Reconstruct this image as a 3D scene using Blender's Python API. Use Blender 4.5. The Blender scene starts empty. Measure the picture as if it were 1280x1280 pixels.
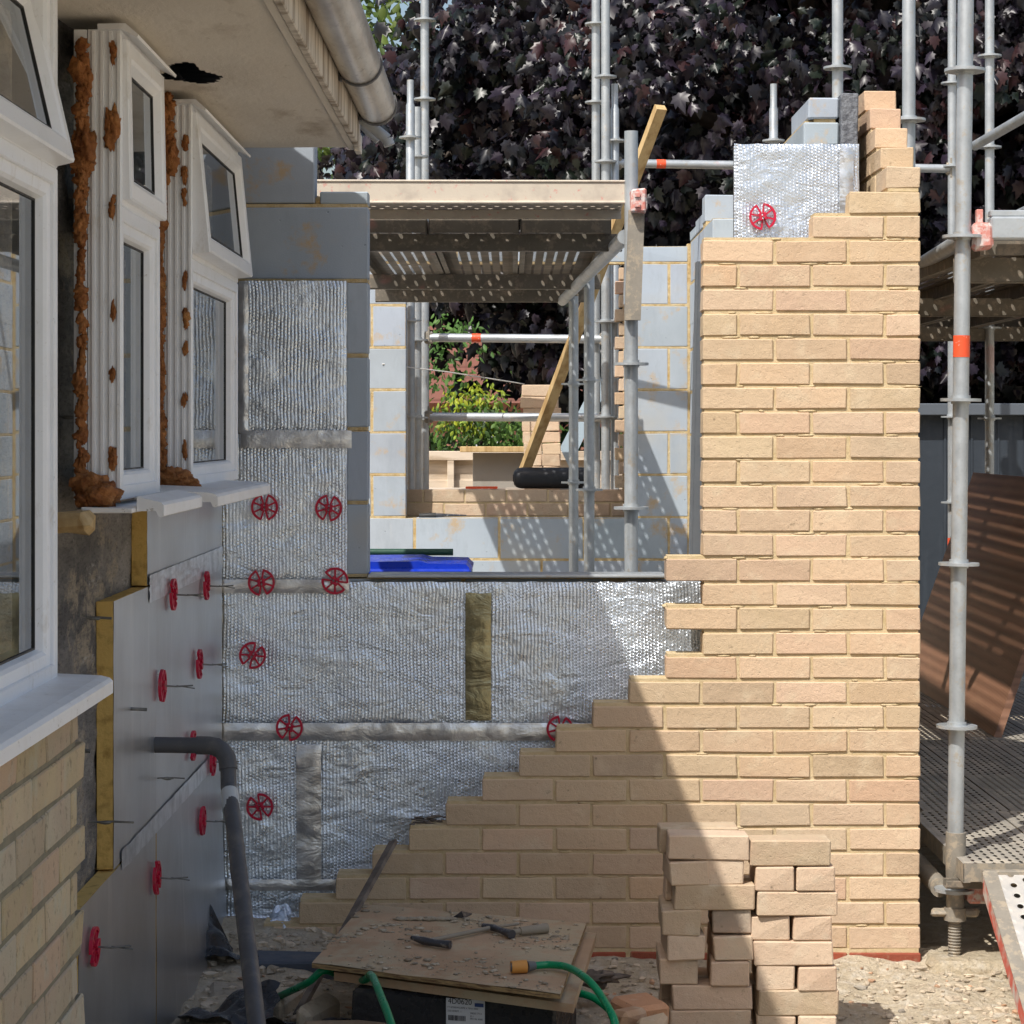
import bpy, math, random
import numpy as np
from mathutils import Vector, Matrix, Euler, noise
random.seed(7); np.random.seed(7)
R = math.radians
F = 2918.0           # focal length in pixels of the 1280 px photograph
H = 1.65             # eye height above ground; the scene is built with the eye at z = 0
C = bpy.context.scene.collection
OFF = Vector((0, 0, H))

def at(px, py, d):   # a photo point at distance d -> coordinates (eye at the origin)
    return Vector(((px - 640) * d / F, d, (540 - py) * d / F))

# ------------------------------------------------------------------ mesh builder
class MB:
    def __init__(s): s.v = []; s.f = []; s.c = []; s.sm = []; s.col = (1, 1, 1)
    def face(s, idx, smooth=False): s.f.append(idx); s.c.append(s.col); s.sm.append(smooth)
    def box(s, x0, x1, y0, y1, z0, z1, ch=0.0, rot=None, piv=None, jit=0.0):
        x0, x1 = min(x0, x1), max(x0, x1); y0, y1 = min(y0, y1), max(y0, y1); z0, z1 = min(z0, z1), max(z0, z1)
        c = Vector(((x0+x1)/2, (y0+y1)/2, (z0+z1)/2)); h = Vector(((x1-x0)/2, (y1-y0)/2, (z1-z0)/2))
        ch = min(ch, min(h)*.9)
        piv = c if piv is None else Vector(piv)
        b = len(s.v)
        cj = {}
        for sx in (-1, 1):
            for sy in (-1, 1):
                for sz in (-1, 1):
                    cj[sx, sy, sz] = Vector([random.uniform(-jit, jit) for _ in range(3)]) if jit else Vector()
        def put(p):
            if rot is not None: p = rot @ (p - piv) + piv
            s.v.append(p)
        if ch <= 0:
            idx = {}
            for k, j in cj.items():
                idx[k] = len(s.v); put(Vector((c.x+k[0]*h.x, c.y+k[1]*h.y, c.z+k[2]*h.z)) + j)
            for q in (((-1,-1,-1),(1,-1,-1),(1,-1,1),(-1,-1,1)), ((1,1,-1),(-1,1,-1),(-1,1,1),(1,1,1)),
                      ((-1,1,-1),(-1,-1,-1),(-1,-1,1),(-1,1,1)), ((1,-1,-1),(1,1,-1),(1,1,1),(1,-1,1)),
                      ((-1,-1,1),(1,-1,1),(1,1,1),(-1,1,1)), ((-1,1,-1),(1,1,-1),(1,-1,-1),(-1,-1,-1))):
                s.face([idx[k] for k in q])
            return
        idx = {}
        for k, j in cj.items():
            for a in range(3):
                hh = [h.x-ch, h.y-ch, h.z-ch]; hh[a] += ch
                idx[k, a] = len(s.v); put(Vector((c.x+k[0]*hh[0], c.y+k[1]*hh[1], c.z+k[2]*hh[2])) + j)
        for a in range(3):
            u, w = (a+1) % 3, (a+2) % 3
            for sg in (-1, 1):
                q = []
                for (su, sw) in ((-1,-1),(1,-1),(1,1),(-1,1)):
                    k = [0,0,0]; k[a] = sg; k[u] = su; k[w] = sw; q.append(idx[tuple(k), a])
                if sg < 0: q.reverse()
                s.face(q)
            # chamfer strips between faces u and w, along axis a
            for su in (-1, 1):
                for sw in (-1, 1):
                    k1 = [0,0,0]; k1[a] = -1; k1[u] = su; k1[w] = sw
                    k2 = list(k1); k2[a] = 1
                    q = [idx[tuple(k1), u], idx[tuple(k2), u], idx[tuple(k2), w], idx[tuple(k1), w]]
                    if su*sw > 0: q.reverse()
                    s.face(q)
        for k in cj:
            q = [idx[k, 0], idx[k, 1], idx[k, 2]]
            if k[0]*k[1]*k[2] < 0: q.reverse()
            s.face(q)
    def tube(s, pts, r, n=14, caps=True, radii=None):
        pts = [Vector(p) for p in pts]
        t0 = (pts[1]-pts[0]).normalized()
        up = Vector((0,0,1)) if abs(t0.z) < .9 else Vector((0,1,0))
        a = t0.cross(up).normalized(); rings = []
        for i, p in enumerate(pts):
            t = (pts[min(i+1, len(pts)-1)] - pts[max(i-1, 0)]).normalized()
            a = (a - t*a.dot(t)).normalized(); b = t.cross(a)
            rr = radii[i] if radii else r
            rings.append([p + (a*math.cos(k*2*math.pi/n) + b*math.sin(k*2*math.pi/n))*rr for k in range(n)])
        b0 = len(s.v)
        for rg in rings: s.v.extend(rg)
        for i in range(len(rings)-1):
            for k in range(n):
                k2 = (k+1) % n
                s.face([b0+i*n+k, b0+i*n+k2, b0+(i+1)*n+k2, b0+(i+1)*n+k], True)
        if caps:
            for rg, rev in ((rings[0], True), (rings[-1], False)):
                b1 = len(s.v); s.v.extend(rg); q = list(range(b1, b1+n))
                if rev: q.reverse()
                s.face(q)
    def disc(s, c, r, th, n=20, hole=0.0, axis=(0,0,1)):
        ax = Vector(axis).normalized(); c = Vector(c)
        s.tube([c-ax*th/2, c+ax*th/2], r, n, True)
    def quad(s, a, b, c, d):
        i = len(s.v); s.v.extend([Vector(a), Vector(b), Vector(c), Vector(d)]); s.face([i, i+1, i+2, i+3])
    def slab(s, pts, th):           # polygon prism, pts listed around, extruded by vector th
        th = Vector(th); pts = [Vector(p) for p in pts]; n = len(pts); i = len(s.v)
        s.v.extend(pts); s.v.extend([p+th for p in pts])
        s.face(list(range(i, i+n))[::-1]); s.face(list(range(i+n, i+2*n)))
        for k in range(n):
            k2 = (k+1) % n; s.face([i+k, i+k2, i+n+k2, i+n+k])
    def blob(s, c, r, seed=0, rough=.35, sc=(1,1,1), n=8, fr=2.0):
        b = len(s.v); c = Vector(c); m = n
        for i in range(m+1):
            th = math.pi*i/m
            for j in range(2*m):
                ph = math.pi*j/m
                d = Vector((math.sin(th)*math.cos(ph), math.sin(th)*math.sin(ph), math.cos(th)))
                k = r*(1+rough*noise.noise(d*fr+Vector((seed*3.7, seed*1.3, seed*.7))) + rough*.5*noise.noise(d*fr*2.7+Vector((seed, 5, 3))))
                s.v.append(c+Vector((d.x*k*sc[0], d.y*k*sc[1], d.z*k*sc[2])))
        for i in range(m):
            for j in range(2*m):
                j2 = (j+1) % (2*m)
                s.face([b+i*2*m+j, b+(i+1)*2*m+j, b+(i+1)*2*m+j2, b+i*2*m+j2], True)
    def grid(s, fn, nu, nv, smooth=True):
        b = len(s.v)
        for i in range(nu+1):
            for j in range(nv+1): s.v.append(Vector(fn(i/nu, j/nv)))
        for i in range(nu):
            for j in range(nv):
                a = b+i*(nv+1)+j; s.face([a, a+nv+1, a+nv+2, a+1], smooth)
    def build(s, name, m, parent=None):
        me = bpy.data.meshes.new(name)
        o = bpy.data.objects.new(name, me); C.objects.link(o)
        if parent is not None:
            base = Vector(parent['_o']); o.parent = parent
        else:
            xs = np.array([tuple(p) for p in s.v]); mn = xs.min(0); mx = xs.max(0)
            base = Vector(((mn[0]+mx[0])/2, (mn[1]+mx[1])/2, mn[2])); o.location = base + OFF
        me.from_pydata([tuple(p-base) for p in s.v], [], s.f)
        if parent is None: o['_o'] = tuple(base)
        else:
            o['_o'] = tuple(base)
        me.polygons.foreach_set('use_smooth', s.sm)
        at_ = me.attributes.new('Col', 'FLOAT_COLOR', 'FACE')
        cc = np.ones((len(s.c), 4), dtype=np.float32); cc[:, :3] = np.array(s.c); at_.data.foreach_set('color', cc.ravel())
        me.materials.append(m); me.update()
        return o

def thing(name, label, cat, loc, group=None, rotz=0):
    o = bpy.data.objects.new(name, None); C.objects.link(o); loc = Vector(loc)
    o.location = loc + OFF; o['_o'] = tuple(loc); o.empty_display_size = .1
    o['label'] = label; o['category'] = cat
    if group: o['group'] = group
    return o
def tag(o, label, cat, group=None, kind=None):
    o['label'] = label; o['category'] = cat
    if group: o['group'] = group
    if kind: o['kind'] = kind
    return o
def struct(name, mb, m):
    o = mb.build(name, m); o['kind'] = 'structure'; return o
def copy_tree(o, loc, label):
    r = o.copy(); C.objects.link(r); r.location = Vector(loc)+OFF; r['label'] = label
    for ch in [x for x in bpy.data.objects if x.parent == o]:
        c = ch.copy(); C.objects.link(c); c.parent = r
    return r

# ------------------------------------------------------------------ materials
class NT:
    def __init__(s, name):
        s.m = bpy.data.materials.new(name); s.m.use_nodes = True; s.t = s.m.node_tree; s.t.nodes.clear()
        s.out = s.n('ShaderNodeOutputMaterial'); s.p = s.n('ShaderNodeBsdfPrincipled'); s.l(s.p.outputs[0], s.out.inputs[0])
        tc = s.n('ShaderNodeTexCoord'); oi = s.n('ShaderNodeObjectInfo')
        mul = s.n('ShaderNodeVectorMath'); mul.operation = 'SCALE'; mul.inputs[0].default_value = (13.1, 7.3, 9.7); s.l(oi.outputs['Random'], mul.inputs['Scale'])
        add = s.n('ShaderNodeVectorMath'); add.operation = 'ADD'; s.l(tc.outputs['Object'], add.inputs[0]); s.l(mul.outputs[0], add.inputs[1])
        s.co = add.outputs[0]; s.raw = tc.outputs['Object']; s.rand = oi.outputs['Random']
    def n(s, t): return s.t.nodes.new(t)
    def l(s, a, b): s.t.links.new(a, b)
    def val(s, inp, v):
        if hasattr(v, 'links') or isinstance(v, bpy.types.NodeSocket): s.l(v, inp)
        else: inp.default_value = v
    def math(s, op, a, b=0.0, c=None):
        q = s.n('ShaderNodeMath'); q.operation = op; s.val(q.inputs[0], a); s.val(q.inputs[1], b)
        if c is not None: s.val(q.inputs[2], c)
        return q.outputs[0]
    def stretch(s, v, co=None):
        q = s.n('ShaderNodeVectorMath'); q.operation = 'MULTIPLY'; s.l(co or s.co, q.inputs[0]); q.inputs[1].default_value = v; return q.outputs[0]
    def noise(s, scale, detail=4, rough=.55, st=None, dist=0):
        q = s.n('ShaderNodeTexNoise'); q.inputs['Scale'].default_value = scale; q.inputs['Detail'].default_value = detail
        q.inputs['Roughness'].default_value = rough; q.inputs['Distortion'].default_value = dist
        s.l(s.stretch(st) if st else s.co, q.inputs['Vector']); return q.outputs['Fac']
    def vor(s, scale, st=None, feat='F1'):
        q = s.n('ShaderNodeTexVoronoi'); q.feature = feat; q.inputs['Scale'].default_value = scale
        s.l(s.stretch(st) if st else s.co, q.inputs['Vector']); return q.outputs['Distance']
    def ramp(s, v, lo, hi, a=0.0, b=1.0):
        q = s.n('ShaderNodeMapRange'); q.inputs[1].default_value = lo; q.inputs[2].default_value = hi
        q.inputs[3].default_value = a; q.inputs[4].default_value = b; s.l(v, q.inputs[0]); return q.outputs[0]
    def mix(s, f, a, b, mode='MIX'):
        q = s.n('ShaderNodeMix'); q.data_type = 'RGBA'; q.blend_type = mode; s.val(q.inputs[0], f)
        for i, x in ((6, a), (7, b)):
            if isinstance(x, tuple): q.inputs[i].default_value = (*x[:3], 1)
            else: s.l(x, q.inputs[i])
        return q.outputs[2]
    def attr(s):
        q = s.n('ShaderNodeAttribute'); q.attribute_name = 'Col'; return q.outputs['Color']
    def bump(s, h, strength=.5, dist=.002, prev=None):
        q = s.n('ShaderNodeBump'); q.inputs['Strength'].default_value = strength; q.inputs['Distance'].default_value = dist
        s.l(h, q.inputs['Height'])
        if prev is not None: s.l(prev, q.inputs['Normal'])
        return q.outputs[0]
    def fin(s, col, rough=.8, metal=0.0, nrm=None, spec=.4):
        if isinstance(col, tuple): col = (*col[:3], 1)
        s.val(s.p.inputs['Base Color'], col); s.val(s.p.inputs['Roughness'], rough); s.val(s.p.inputs['Metallic'], metal)
        s.p.inputs['Specular IOR Level'].default_value = spec
        if nrm is not None: s.l(nrm, s.p.inputs['Normal'])
        return s.m

def simple(name, col, rough=.7, metal=0.0, layers=(), b=(60, .3, .002), attr=False, spec=.4, rvar=0.15, st=None):
    t = NT(name)
    if st: t.co = t.stretch(st)
    c = col
    if attr: c = t.mix(1.0, col, t.attr(), 'MULTIPLY')
    for (sc, lo, hi, cc, st) in layers:
        c = t.mix(t.ramp(t.noise(sc, 5, .6, st), lo, hi), c, cc)
    nr = t.bump(t.noise(b[0], 5, .65), b[1], b[2]) if b else None
    rr = t.ramp(t.noise(25, 3), .3, .7, max(.02, rough-rvar), min(1, rough+rvar))
    return t.fin(c, rr, metal, nr, spec)

def brick_mat(name, base, tint_a, tint_b, dirt=(.12, .09, .06), dirt_lo=.62):
    t = NT(name)
    c = t.mix(1.0, base, t.attr(), 'MULTIPLY')
    v = t.n('ShaderNodeMix'); v.data_type = 'RGBA'
    c = t.mix(t.ramp(t.rand, 0, 1, 0, .35), c, tint_a)
    c = t.mix(t.ramp(t.noise(9, 3), .45, .75, 0, .6), c, tint_a)
    c = t.mix(t.ramp(t.noise(14, 4), .55, .8, 0, .7), c, tint_b)
    c = t.mix(t.ramp(t.noise(2.6, 5, .65), .52, .85, 0, .55), c, tuple(x*.62 for x in base))
    c = t.mix(t.ramp(t.noise(1.9, 5, .7), .6, .85, 0, .5), c, tuple(min(1, x*1.3) for x in base))
    c = t.mix(t.ramp(t.noise(260, 3, .7), .60, .75, 0, .45), c, dirt)
    c = t.mix(t.ramp(t.noise(6.5, 7, .8), .60, .70, 0, .35), c, (min(1, base[0]*1.15), min(1, base[1]*1.17), min(1, base[2]*1.25)))
    c = t.mix(t.ramp(t.vor(9), .02, .045, .7, 0), c, (.2, .15, .1))
    c = t.mix(t.ramp(t.noise(38, 5, .7), dirt_lo, dirt_lo+.12, 0, .5), c, dirt)
    g1 = t.noise(300, 4, .7); g2 = t.noise(45, 4, .6)
    v1 = t.vor(70, (1, 1, 1)); pits = t.ramp(v1, .0, .22)
    n = t.bump(t.noise(12, 5, .7), .35, .004); n = t.bump(g2, .6, .005, n); n = t.bump(g1, .7, .0024, n); n = t.bump(pits, .4, .0025, n)
    return t.fin(c, .92, 0, n, .2)

M = {}
BB = (.595, .437, .295)
M['brick'] = brick_mat('buff_brick', BB, (.59, .44, .30), (.65, .53, .37))
M['brick_loose'] = brick_mat('loose_buff_brick', (.60, .46, .325), (.60, .41, .29), (.66, .57, .43))
M['brick_old'] = brick_mat('weathered_brick', (.55, .46, .31), (.54, .38, .28), (.50, .52, .41), (.08, .07, .05), .56)
M['brick_red'] = brick_mat('red_brick', (.36, .10, .055), (.30, .07, .04), (.45, .30, .2), (.4, .3, .2), .58)
def mortar_mat(name, base, dark, k=1.0):
    t = NT(name)
    c = t.mix(t.ramp(t.noise(24, 5, .65), .4, .7), base, dark)
    c = t.mix(t.ramp(t.noise(180, 4, .7), .6, .75, 0, .5), c, tuple(x*.5 for x in dark))
    n = t.bump(t.noise(40, 5, .7), .8, .006*k); n = t.bump(t.noise(350, 4, .8), .7, .002, n)
    return t.fin(c, .95, 0, n, .1)
M['mortar'] = mortar_mat('buff_mortar', (.63, .50, .315), (.52, .40, .22))
M['mortar_old'] = mortar_mat('old_mortar', (.30, .265, .19), (.22, .2, .15))
M['mortar_y'] = mortar_mat('ochre_mortar', (.58, .47, .29), (.46, .30, .11), 1.5)
def block_mat(name, base, smear, sm_lo=.6):
    t = NT(name)
    c = t.mix(1.0, base, t.attr(), 'MULTIPLY')
    c = t.mix(t.ramp(t.noise(3.5, 4, .6), .4, .7, 0, .5), c, tuple(min(1, x*1.22) for x in base))
    c = t.mix(t.ramp(t.noise(5, 6, .7), sm_lo, sm_lo+.1, 0, .75), c, smear)
    c = t.mix(t.ramp(t.noise(30, 5, .7, (1, 1, .15)), .62, .8, 0, .25), c, (.6, .6, .58))
    c = t.mix(t.ramp(t.noise(12, 6, .75, (1, 1, .3)), .5, .68, 0, .4), c, tuple(x*.8 for x in base))
    c = t.mix(t.ramp(t.noise(1.6, 4, .6), .58, .7, 0, .35), c, (.50, .45, .36))
    pits = t.ramp(t.vor(130), .03, .16)
    big = t.ramp(t.vor(16), .03, .07)
    c = t.mix(t.ramp(t.vor(16), .02, .05, .55, 0), c, tuple(x*.35 for x in base))
    n = t.bump(t.noise(220, 3, .7), .4, .0015); n = t.bump(pits, .4, .001, n); n = t.bump(big, .5, .003, n)
    return t.fin(c, .93, 0, n, .2)
M['block'] = block_mat('aerated_block', (.36, .405, .455), (.50, .34, .16), .57)
M['block_old'] = block_mat('old_breeze_block', (.105, .10, .098), (.26, .22, .17), .50)
def old_block():
    t = NT('old_inner_leaf'); t.co = t.stretch((1, .3, 1))
    c = t.mix(t.ramp(t.noise(4, 6, .7), .4, .62), (.12, .115, .115), (.31, .29, .27))
    c = t.mix(t.ramp(t.noise(9, 6, .75, (1, 1, .5)), .52, .6, 0, .85), c, (.40, .34, .26))
    c = t.mix(t.ramp(t.noise(14, 6, .75), .6, .68, 0, .8), c, (.45, .44, .42))
    c = t.mix(t.ramp(t.noise(120, 4, .8), .5, .7, 0, .6), c, (.02, .02, .02))
    n = t.bump(t.noise(18, 6, .7), 1, .02); n = t.bump(t.noise(160, 4, .8), .9, .005, n)
    return t.fin(c, .95, 0, n, .2)
M['old_leaf'] = old_block()
def foil_mat(name, tint=(.80, .88, .98), olive=.10, flat=False, wr=1.0):
    t = NT(name)
    sep = t.n('ShaderNodeSeparateXYZ'); t.l(t.raw, sep.inputs[0])
    nz = t.noise(30, 2); wob = t.math('MULTIPLY', nz, .5)
    x = t.math('ADD', t.math('MULTIPLY', t.math('ADD', sep.outputs[0], sep.outputs[1]), math.pi/.0112), wob)
    z = t.math('MULTIPLY', sep.outputs[2], math.pi/.0105)
    sx = t.math('SINE', t.math('MULTIPLY', x, 2.0)); rib = t.math('ABSOLUTE', t.math('SINE', x))
    z2 = t.math('ADD', z, t.math('MULTIPLY', t.math('ROUND', t.math('DIVIDE', x, math.pi)), math.pi/2))
    dome = t.math('MULTIPLY', rib, t.math('ABSOLUTE', t.math('SINE', z2)))
    msk = t.ramp(t.noise(3.2, 3), .30, .55)
    h = t.math('ADD', t.math('MULTIPLY', rib, t.math('SUBTRACT', 1.0, msk)), t.math('MULTIPLY', t.math('MULTIPLY', dome, 1.25), msk))
    nl = t.math('MULTIPLY', t.ramp(t.noise(7, 3), .35, .65, .35, 1.0), h)
    n1 = t.bump(t.noise(5, 5, .62, (1, 1, 2.0), 1.2), .65*wr, .013)
    n2 = t.bump(t.noise(45, 4, .6, (1, 1, 1.0), 1.5), .5*wr, .0042, n1)
    n3 = t.bump(nl, .9, .0018 if not flat else .0012, n2)
    n4 = t.bump(t.vor(50, (1, 1, .8)), .35*wr, .003, n3)
    c = t.mix(t.ramp(t.noise(4, 4, .6), .45, .7, 0, olive), tint, (.48, .43, .32))
    c = t.mix(t.ramp(sx, .2, 1, 0, .18), c, (.52, .52, .50))
    c = t.mix(t.ramp(t.noise(90, 4, .7), .55, .75, 0, .35), c, (.35, .34, .33))
    rr = t.ramp(t.noise(20, 4), .3, .7, .22, .40)
    return t.fin(c, rr, .84, n4)
M['foil'] = foil_mat('bubble_foil')
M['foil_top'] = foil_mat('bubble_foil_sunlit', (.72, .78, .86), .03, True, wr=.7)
def tape_mat(name, col, wr=1.0):
    t = NT(name)
    n = t.bump(t.noise(9, 5, .6, (1, 1, 2.0), 1.0), .6*wr, .010); n = t.bump(t.noise(120, 3), .3, .002, n)
    c = t.mix(t.ramp(t.noise(16, 4), .4, .7), col, tuple(x*.6 for x in col))
    return t.fin(c, .28, .85, n)
M['tape'] = tape_mat('foil_tape', (.80, .82, .86), .6); M['tape_olive'] = tape_mat('stained_foil_tape', (.40, .36, .22))
def board_mat():
    t = NT('dull_foil_facing')
    c = t.mix(t.ramp(t.noise(2.2, 4), .35, .7), (.50, .505, .515), (.66, .68, .71))
    c = t.mix(t.ramp(t.noise(20, 5, .7, (1, 1, .05)), .56, .72, 0, .6), c, (.75, .75, .75))
    c = t.mix(t.ramp(t.noise(130, 5, .8, (1, 1, .4)), .62, .7, 0, .5), c, (.8, .8, .8))
    n = t.bump(t.noise(2.0, 3, .5), .5, .03); n = t.bump(t.noise(300, 3, .8), .4, .0008, n); n = t.bump(t.noise(14, 4, .6, (1, 1, .1)), .25, .004, n)
    return t.fin(c, .32, .85, n)
M['board'] = board_mat()
M['pir'] = simple('yellow_foam_core', (.68, .45, .14), .9, 0, [(30, .5, .75, (.36, .21, .05), None)], (120, .7, .004))
def upvc():
    t = NT('white_upvc')
    c = t.mix(t.ramp(t.noise(6, 5, .7), .5, .8, 0, .35), (.86, .875, .90), (.66, .645, .60))
    c = t.mix(t.ramp(t.noise(70, 5, .8), .62, .72, 0, .55), c, (.36, .32, .26)); c = t.mix(t.ramp(t.noise(18, 6, .75, (1, 1, .4)), .58, .7, 0, .45), c, (.55, .50, .43))
    n = t.bump(t.noise(8, 2), .08, .01)
    return t.fin(c, .3, 0, n, .5)
M['upvc'] = upvc()
def sillm():
    t = NT('white_sill')
    c = t.mix(t.ramp(t.noise(8, 5, .7), .45, .8, 0, .5), (.84, .84, .84), (.62, .57, .5))
    c = t.mix(t.ramp(t.noise(50, 5, .8), .62, .7, 0, .7), c, (.22, .18, .14))
    return t.fin(c, .45, 0, t.bump(t.noise(40, 4), .3, .003), .4)
M['sill'] = sillm()
def glass():
    t = NT('window_glass'); t.t.nodes.remove(t.p)
    tr = t.n('ShaderNodeBsdfTransparent'); tr.inputs[0].default_value = (.86, .9, .9, 1)
    gl = t.n('ShaderNodeBsdfGlossy'); gl.inputs['Roughness'].default_value = .01; gl.inputs[0].default_value = (.93, .96, 1, 1)
    fr = t.n('ShaderNodeFresnel'); fr.inputs[0].default_value = 2.0
    mx = t.n('ShaderNodeMixShader'); t.l(fr.outputs[0], mx.inputs[0]); t.l(tr.outputs[0], mx.inputs[1]); t.l(gl.outputs[0], mx.inputs[2])
    t.l(mx.outputs[0], t.out.inputs[0]); return t.m
M['glass'] = glass()
M['gasket'] = simple('black_gasket', (.03, .03, .03), .6, b=None)
def foam():
    t = NT('orange_foam')
    c = t.mix(t.ramp(t.noise(28, 5, .7), .35, .65), (.26, .085, .022), (.52, .22, .07))
    c = t.mix(t.ramp(t.noise(14, 4), .62, .8, 0, .5), c, (.45, .29, .1))
    n = t.bump(t.noise(60, 5, .7), 1, .012)
    return t.fin(c, .6, 0, n, .4)
M['foam'] = foam()
def galv(name, base=(.43, .46, .48), metal=.55, rough=.42, dirt=(.45, .40, .33), dlo=.62, side=False):
    t = NT(name)
    c = t.mix(t.ramp(t.noise(7, 5, .65), .35, .7), base, tuple(x*.72 for x in base))
    c = t.mix(t.ramp(t.vor(90), .1, .5, 0, .12), c, tuple(min(1, x*1.35) for x in base))
    c = t.mix(t.ramp(t.noise(22, 6, .75), dlo, dlo+.08, 0, .8), c, dirt)
    c = t.mix(t.ramp(t.noise(2.2, 4, .6), .66, .7, 0, .30), c, (.62, .22, .2))
    n = t.bump(t.noise(90, 4, .7), .25, .0015)
    return t.fin(c, t.ramp(t.noise(16, 4), .3, .7, rough-.1, rough+.15), metal, n)
M['galv'] = galv('galvanised_steel', (.47, .50, .52), dlo=.57)
M['galv_deck'] = galv('dusty_galvanised_steel', (.30, .27, .225), .25, .65, (.42, .35, .26), .5)
def perf_mat(name, hx, hy, rx, ry, wx, base=(.40, .37, .33), dirt=(.52, .46, .37), axis='xy'):
    # sheet metal pierced by rows of slots: period hx across, hy along; wx = plank width the rows repeat on
    t = NT(name)
    sep = t.n('ShaderNodeSeparateXYZ'); t.l(t.raw, sep.inputs[0])
    X, Y = sep.outputs[0], sep.outputs[1]
    if axis == 'yx': X, Y = Y, X
    row = t.math('FLOOR', t.math('DIVIDE', X, hx))
    fx = t.math('SUBTRACT', t.math('FRACT', t.math('DIVIDE', X, hx)), .5)
    yy = t.math('ADD', t.math('DIVIDE', Y, hy), t.math('MULTIPLY', row, .5))
    fy = t.math('SUBTRACT', t.math('FRACT', yy), .5)
    d = t.math('ADD', t.math('POWER', t.math('DIVIDE', t.math('MULTIPLY', fx, hx), rx), 2.0), t.math('POWER', t.math('DIVIDE', t.math('MULTIPLY', fy, hy), ry), 2.0))
    hole = t.math('LESS_THAN', d, 1.0)
    # keep a plain rim down both sides of every plank
    pf = t.math('ABSOLUTE', t.math('SUBTRACT', t.math('FRACT', t.math('DIVIDE', X, wx)), .5))
    keep = t.math('LESS_THAN', pf, .40)
    hole = t.math('MULTIPLY', hole, keep)
    c = t.mix(t.ramp(t.noise(7, 5, .65), .35, .7), base, tuple(x*.7 for x in base))
    c = t.mix(t.ramp(t.noise(5, 6, .7), .48, .62, 0, .85), c, dirt)
    n = t.bump(t.noise(60, 4, .7), .3, .002); n = t.bump(t.ramp(d, .6, 2.2), .6, .003, n)
    t.l(t.math('SUBTRACT', 1.0, hole), t.p.inputs['Alpha'])
    return t.fin(c, .6, .3, n)
M['perf'] = perf_mat('perforated_steel_deck', .048, .036, .0072, .0088, .32, (.17, .145, .115), (.25, .205, .155))  # sheet colour darkened too, for the shade under the overhead decks
M['perf_cross'] = perf_mat('perforated_steel_infill', .09, .05, .008, .009, .36, (.27, .235, .195), (.36, .30, .23), axis='yx')
M['perf_low'] = perf_mat('perforated_steel_low_deck', .028, .05, .0055, .016, .30, (.46, .42, .36), (.62, .55, .45))
M['perf_ramp'] = perf_mat('perforated_steel_ramp', .04, .045, .0095, .0095, .5, (.55, .53, .50), (.62, .57, .5))
M['transom'] = galv('shade_dark_dusty_steel', (.17, .15, .12), .2, .7, (.27, .22, .17), .52)  # dusty steel, its colour darkened to stand for underside shade
M['red_paint'] = simple('worn_red_paint', (.55, .10, .07), .6, 0, [(14, .45, .6, (.5, .46, .42), None)])
M['coupler'] = simple('dusty_pink_coupler', (.58, .24, .20), .7, .1, [(40, .45, .6, (.62, .55, .52), None), (90, .6, .7, (.55, .08, .06), None)])
M['red_tape'] = simple('orange_red_tape', (.72, .09, .03), .45, 0, [(60, .62, .7, (.75, .5, .45), None)])
M['clip'] = simple('red_plastic', (.50, .01, .045), .4, 0, [(55, .55, .7, (.36, .06, .07), None)], (60, .1, .001))
M['wire'] = simple('dull_steel_wire', (.22, .22, .21), .5, .7, [(30, .5, .7, (.4, .38, .34), None)])
M['pipe_grey'] = simple('grey_pvc_pipe', (.085, .085, .09), .5, 0, [(12, .5, .75, (.17, .155, .14), None)])
M['pvc_white'] = simple('pale_collar', (.5, .52, .52), .5)
M['pvc_light'] = simple('light_grey_pvc', (.42, .44, .46), .5, 0, [(9, .5, .8, (.26, .24, .22), None)])
def gutterm():
    t = NT('stained_gutter')
    c = t.mix(t.ramp(t.noise(9, 5, .65, (.6, .25, 1.8)), .42, .68), (.62, .60, .56), (.36, .32, .28))
    c = t.mix(t.ramp(t.noise(60, 6, .75, (1, .3, 1)), .55, .7, 0, .6), c, (.12, .105, .09))
    return t.fin(c, .3, .45, t.bump(t.noise(25, 4), .15, .004), .6)
M['gutter'] = gutterm()
M['soffit'] = simple('stained_soffit_board', (.72, .67, .59), .85, 0, [(1.6, .45, .75, (.58, .52, .44), None), (7, .58, .75, (.45, .38, .30), None), (30, .66, .74, (.5, .44, .36), None)], (50, .5, .005), st=(1, .35, 1))
M['fascia'] = simple('stained_fascia', (.62, .57, .50), .85, 0, [(14, .45, .65, (.25, .20, .15), (1, 1, .12)), (40, .6, .75, (.14, .11, .08), (1, 1, .3))], (40, .4, .004))
M['dark'] = simple('dark_void', (.012, .011, .01), .9, b=None)
M['rooftile'] = simple('concrete_roof_tile', (.22, .17, .14), .9)
M['plaster'] = simple('interior_plaster', (.30, .29, .27), .9)
M['curtain'] = simple('pale_curtain', (.62, .60, .56), .9, 0, (), (300, .3, .001))
M['timber'] = simple('raw_timber', (.55, .39, .19), .75, 0, [(18, .45, .65, (.36, .22, .085), (1, 1, .12)), (5, .6, .8, (.25, .16, .08), None)], (50, .3, .002))
M['timber_grey'] = simple('weathered_slat', (.13, .105, .085), .85, 0, [(20, .45, .65, (.22, .18, .145), (1, 1, .2))])
def plym(name, a, b, deb):
    t = NT(name)
    c = t.mix(t.ramp(t.noise(6, 5, .6, (1, .25, 1)), .4, .65), a, b)
    c = t.mix(t.ramp(t.noise(5, 6, .72), .47, .58, 0, .85), c, deb)
    c = t.mix(t.ramp(t.noise(55, 5, .8), .60, .72, 0, .4), c, (.22, .17, .11)); c = t.mix(t.ramp(t.noise(3, 4, .6), .5, .7, 0, .4), c, tuple(x*.7 for x in b))
    n = t.bump(t.noise(40, 6, .75), .7, .004)
    return t.fin(c, .85, 0, n, .25)
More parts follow.
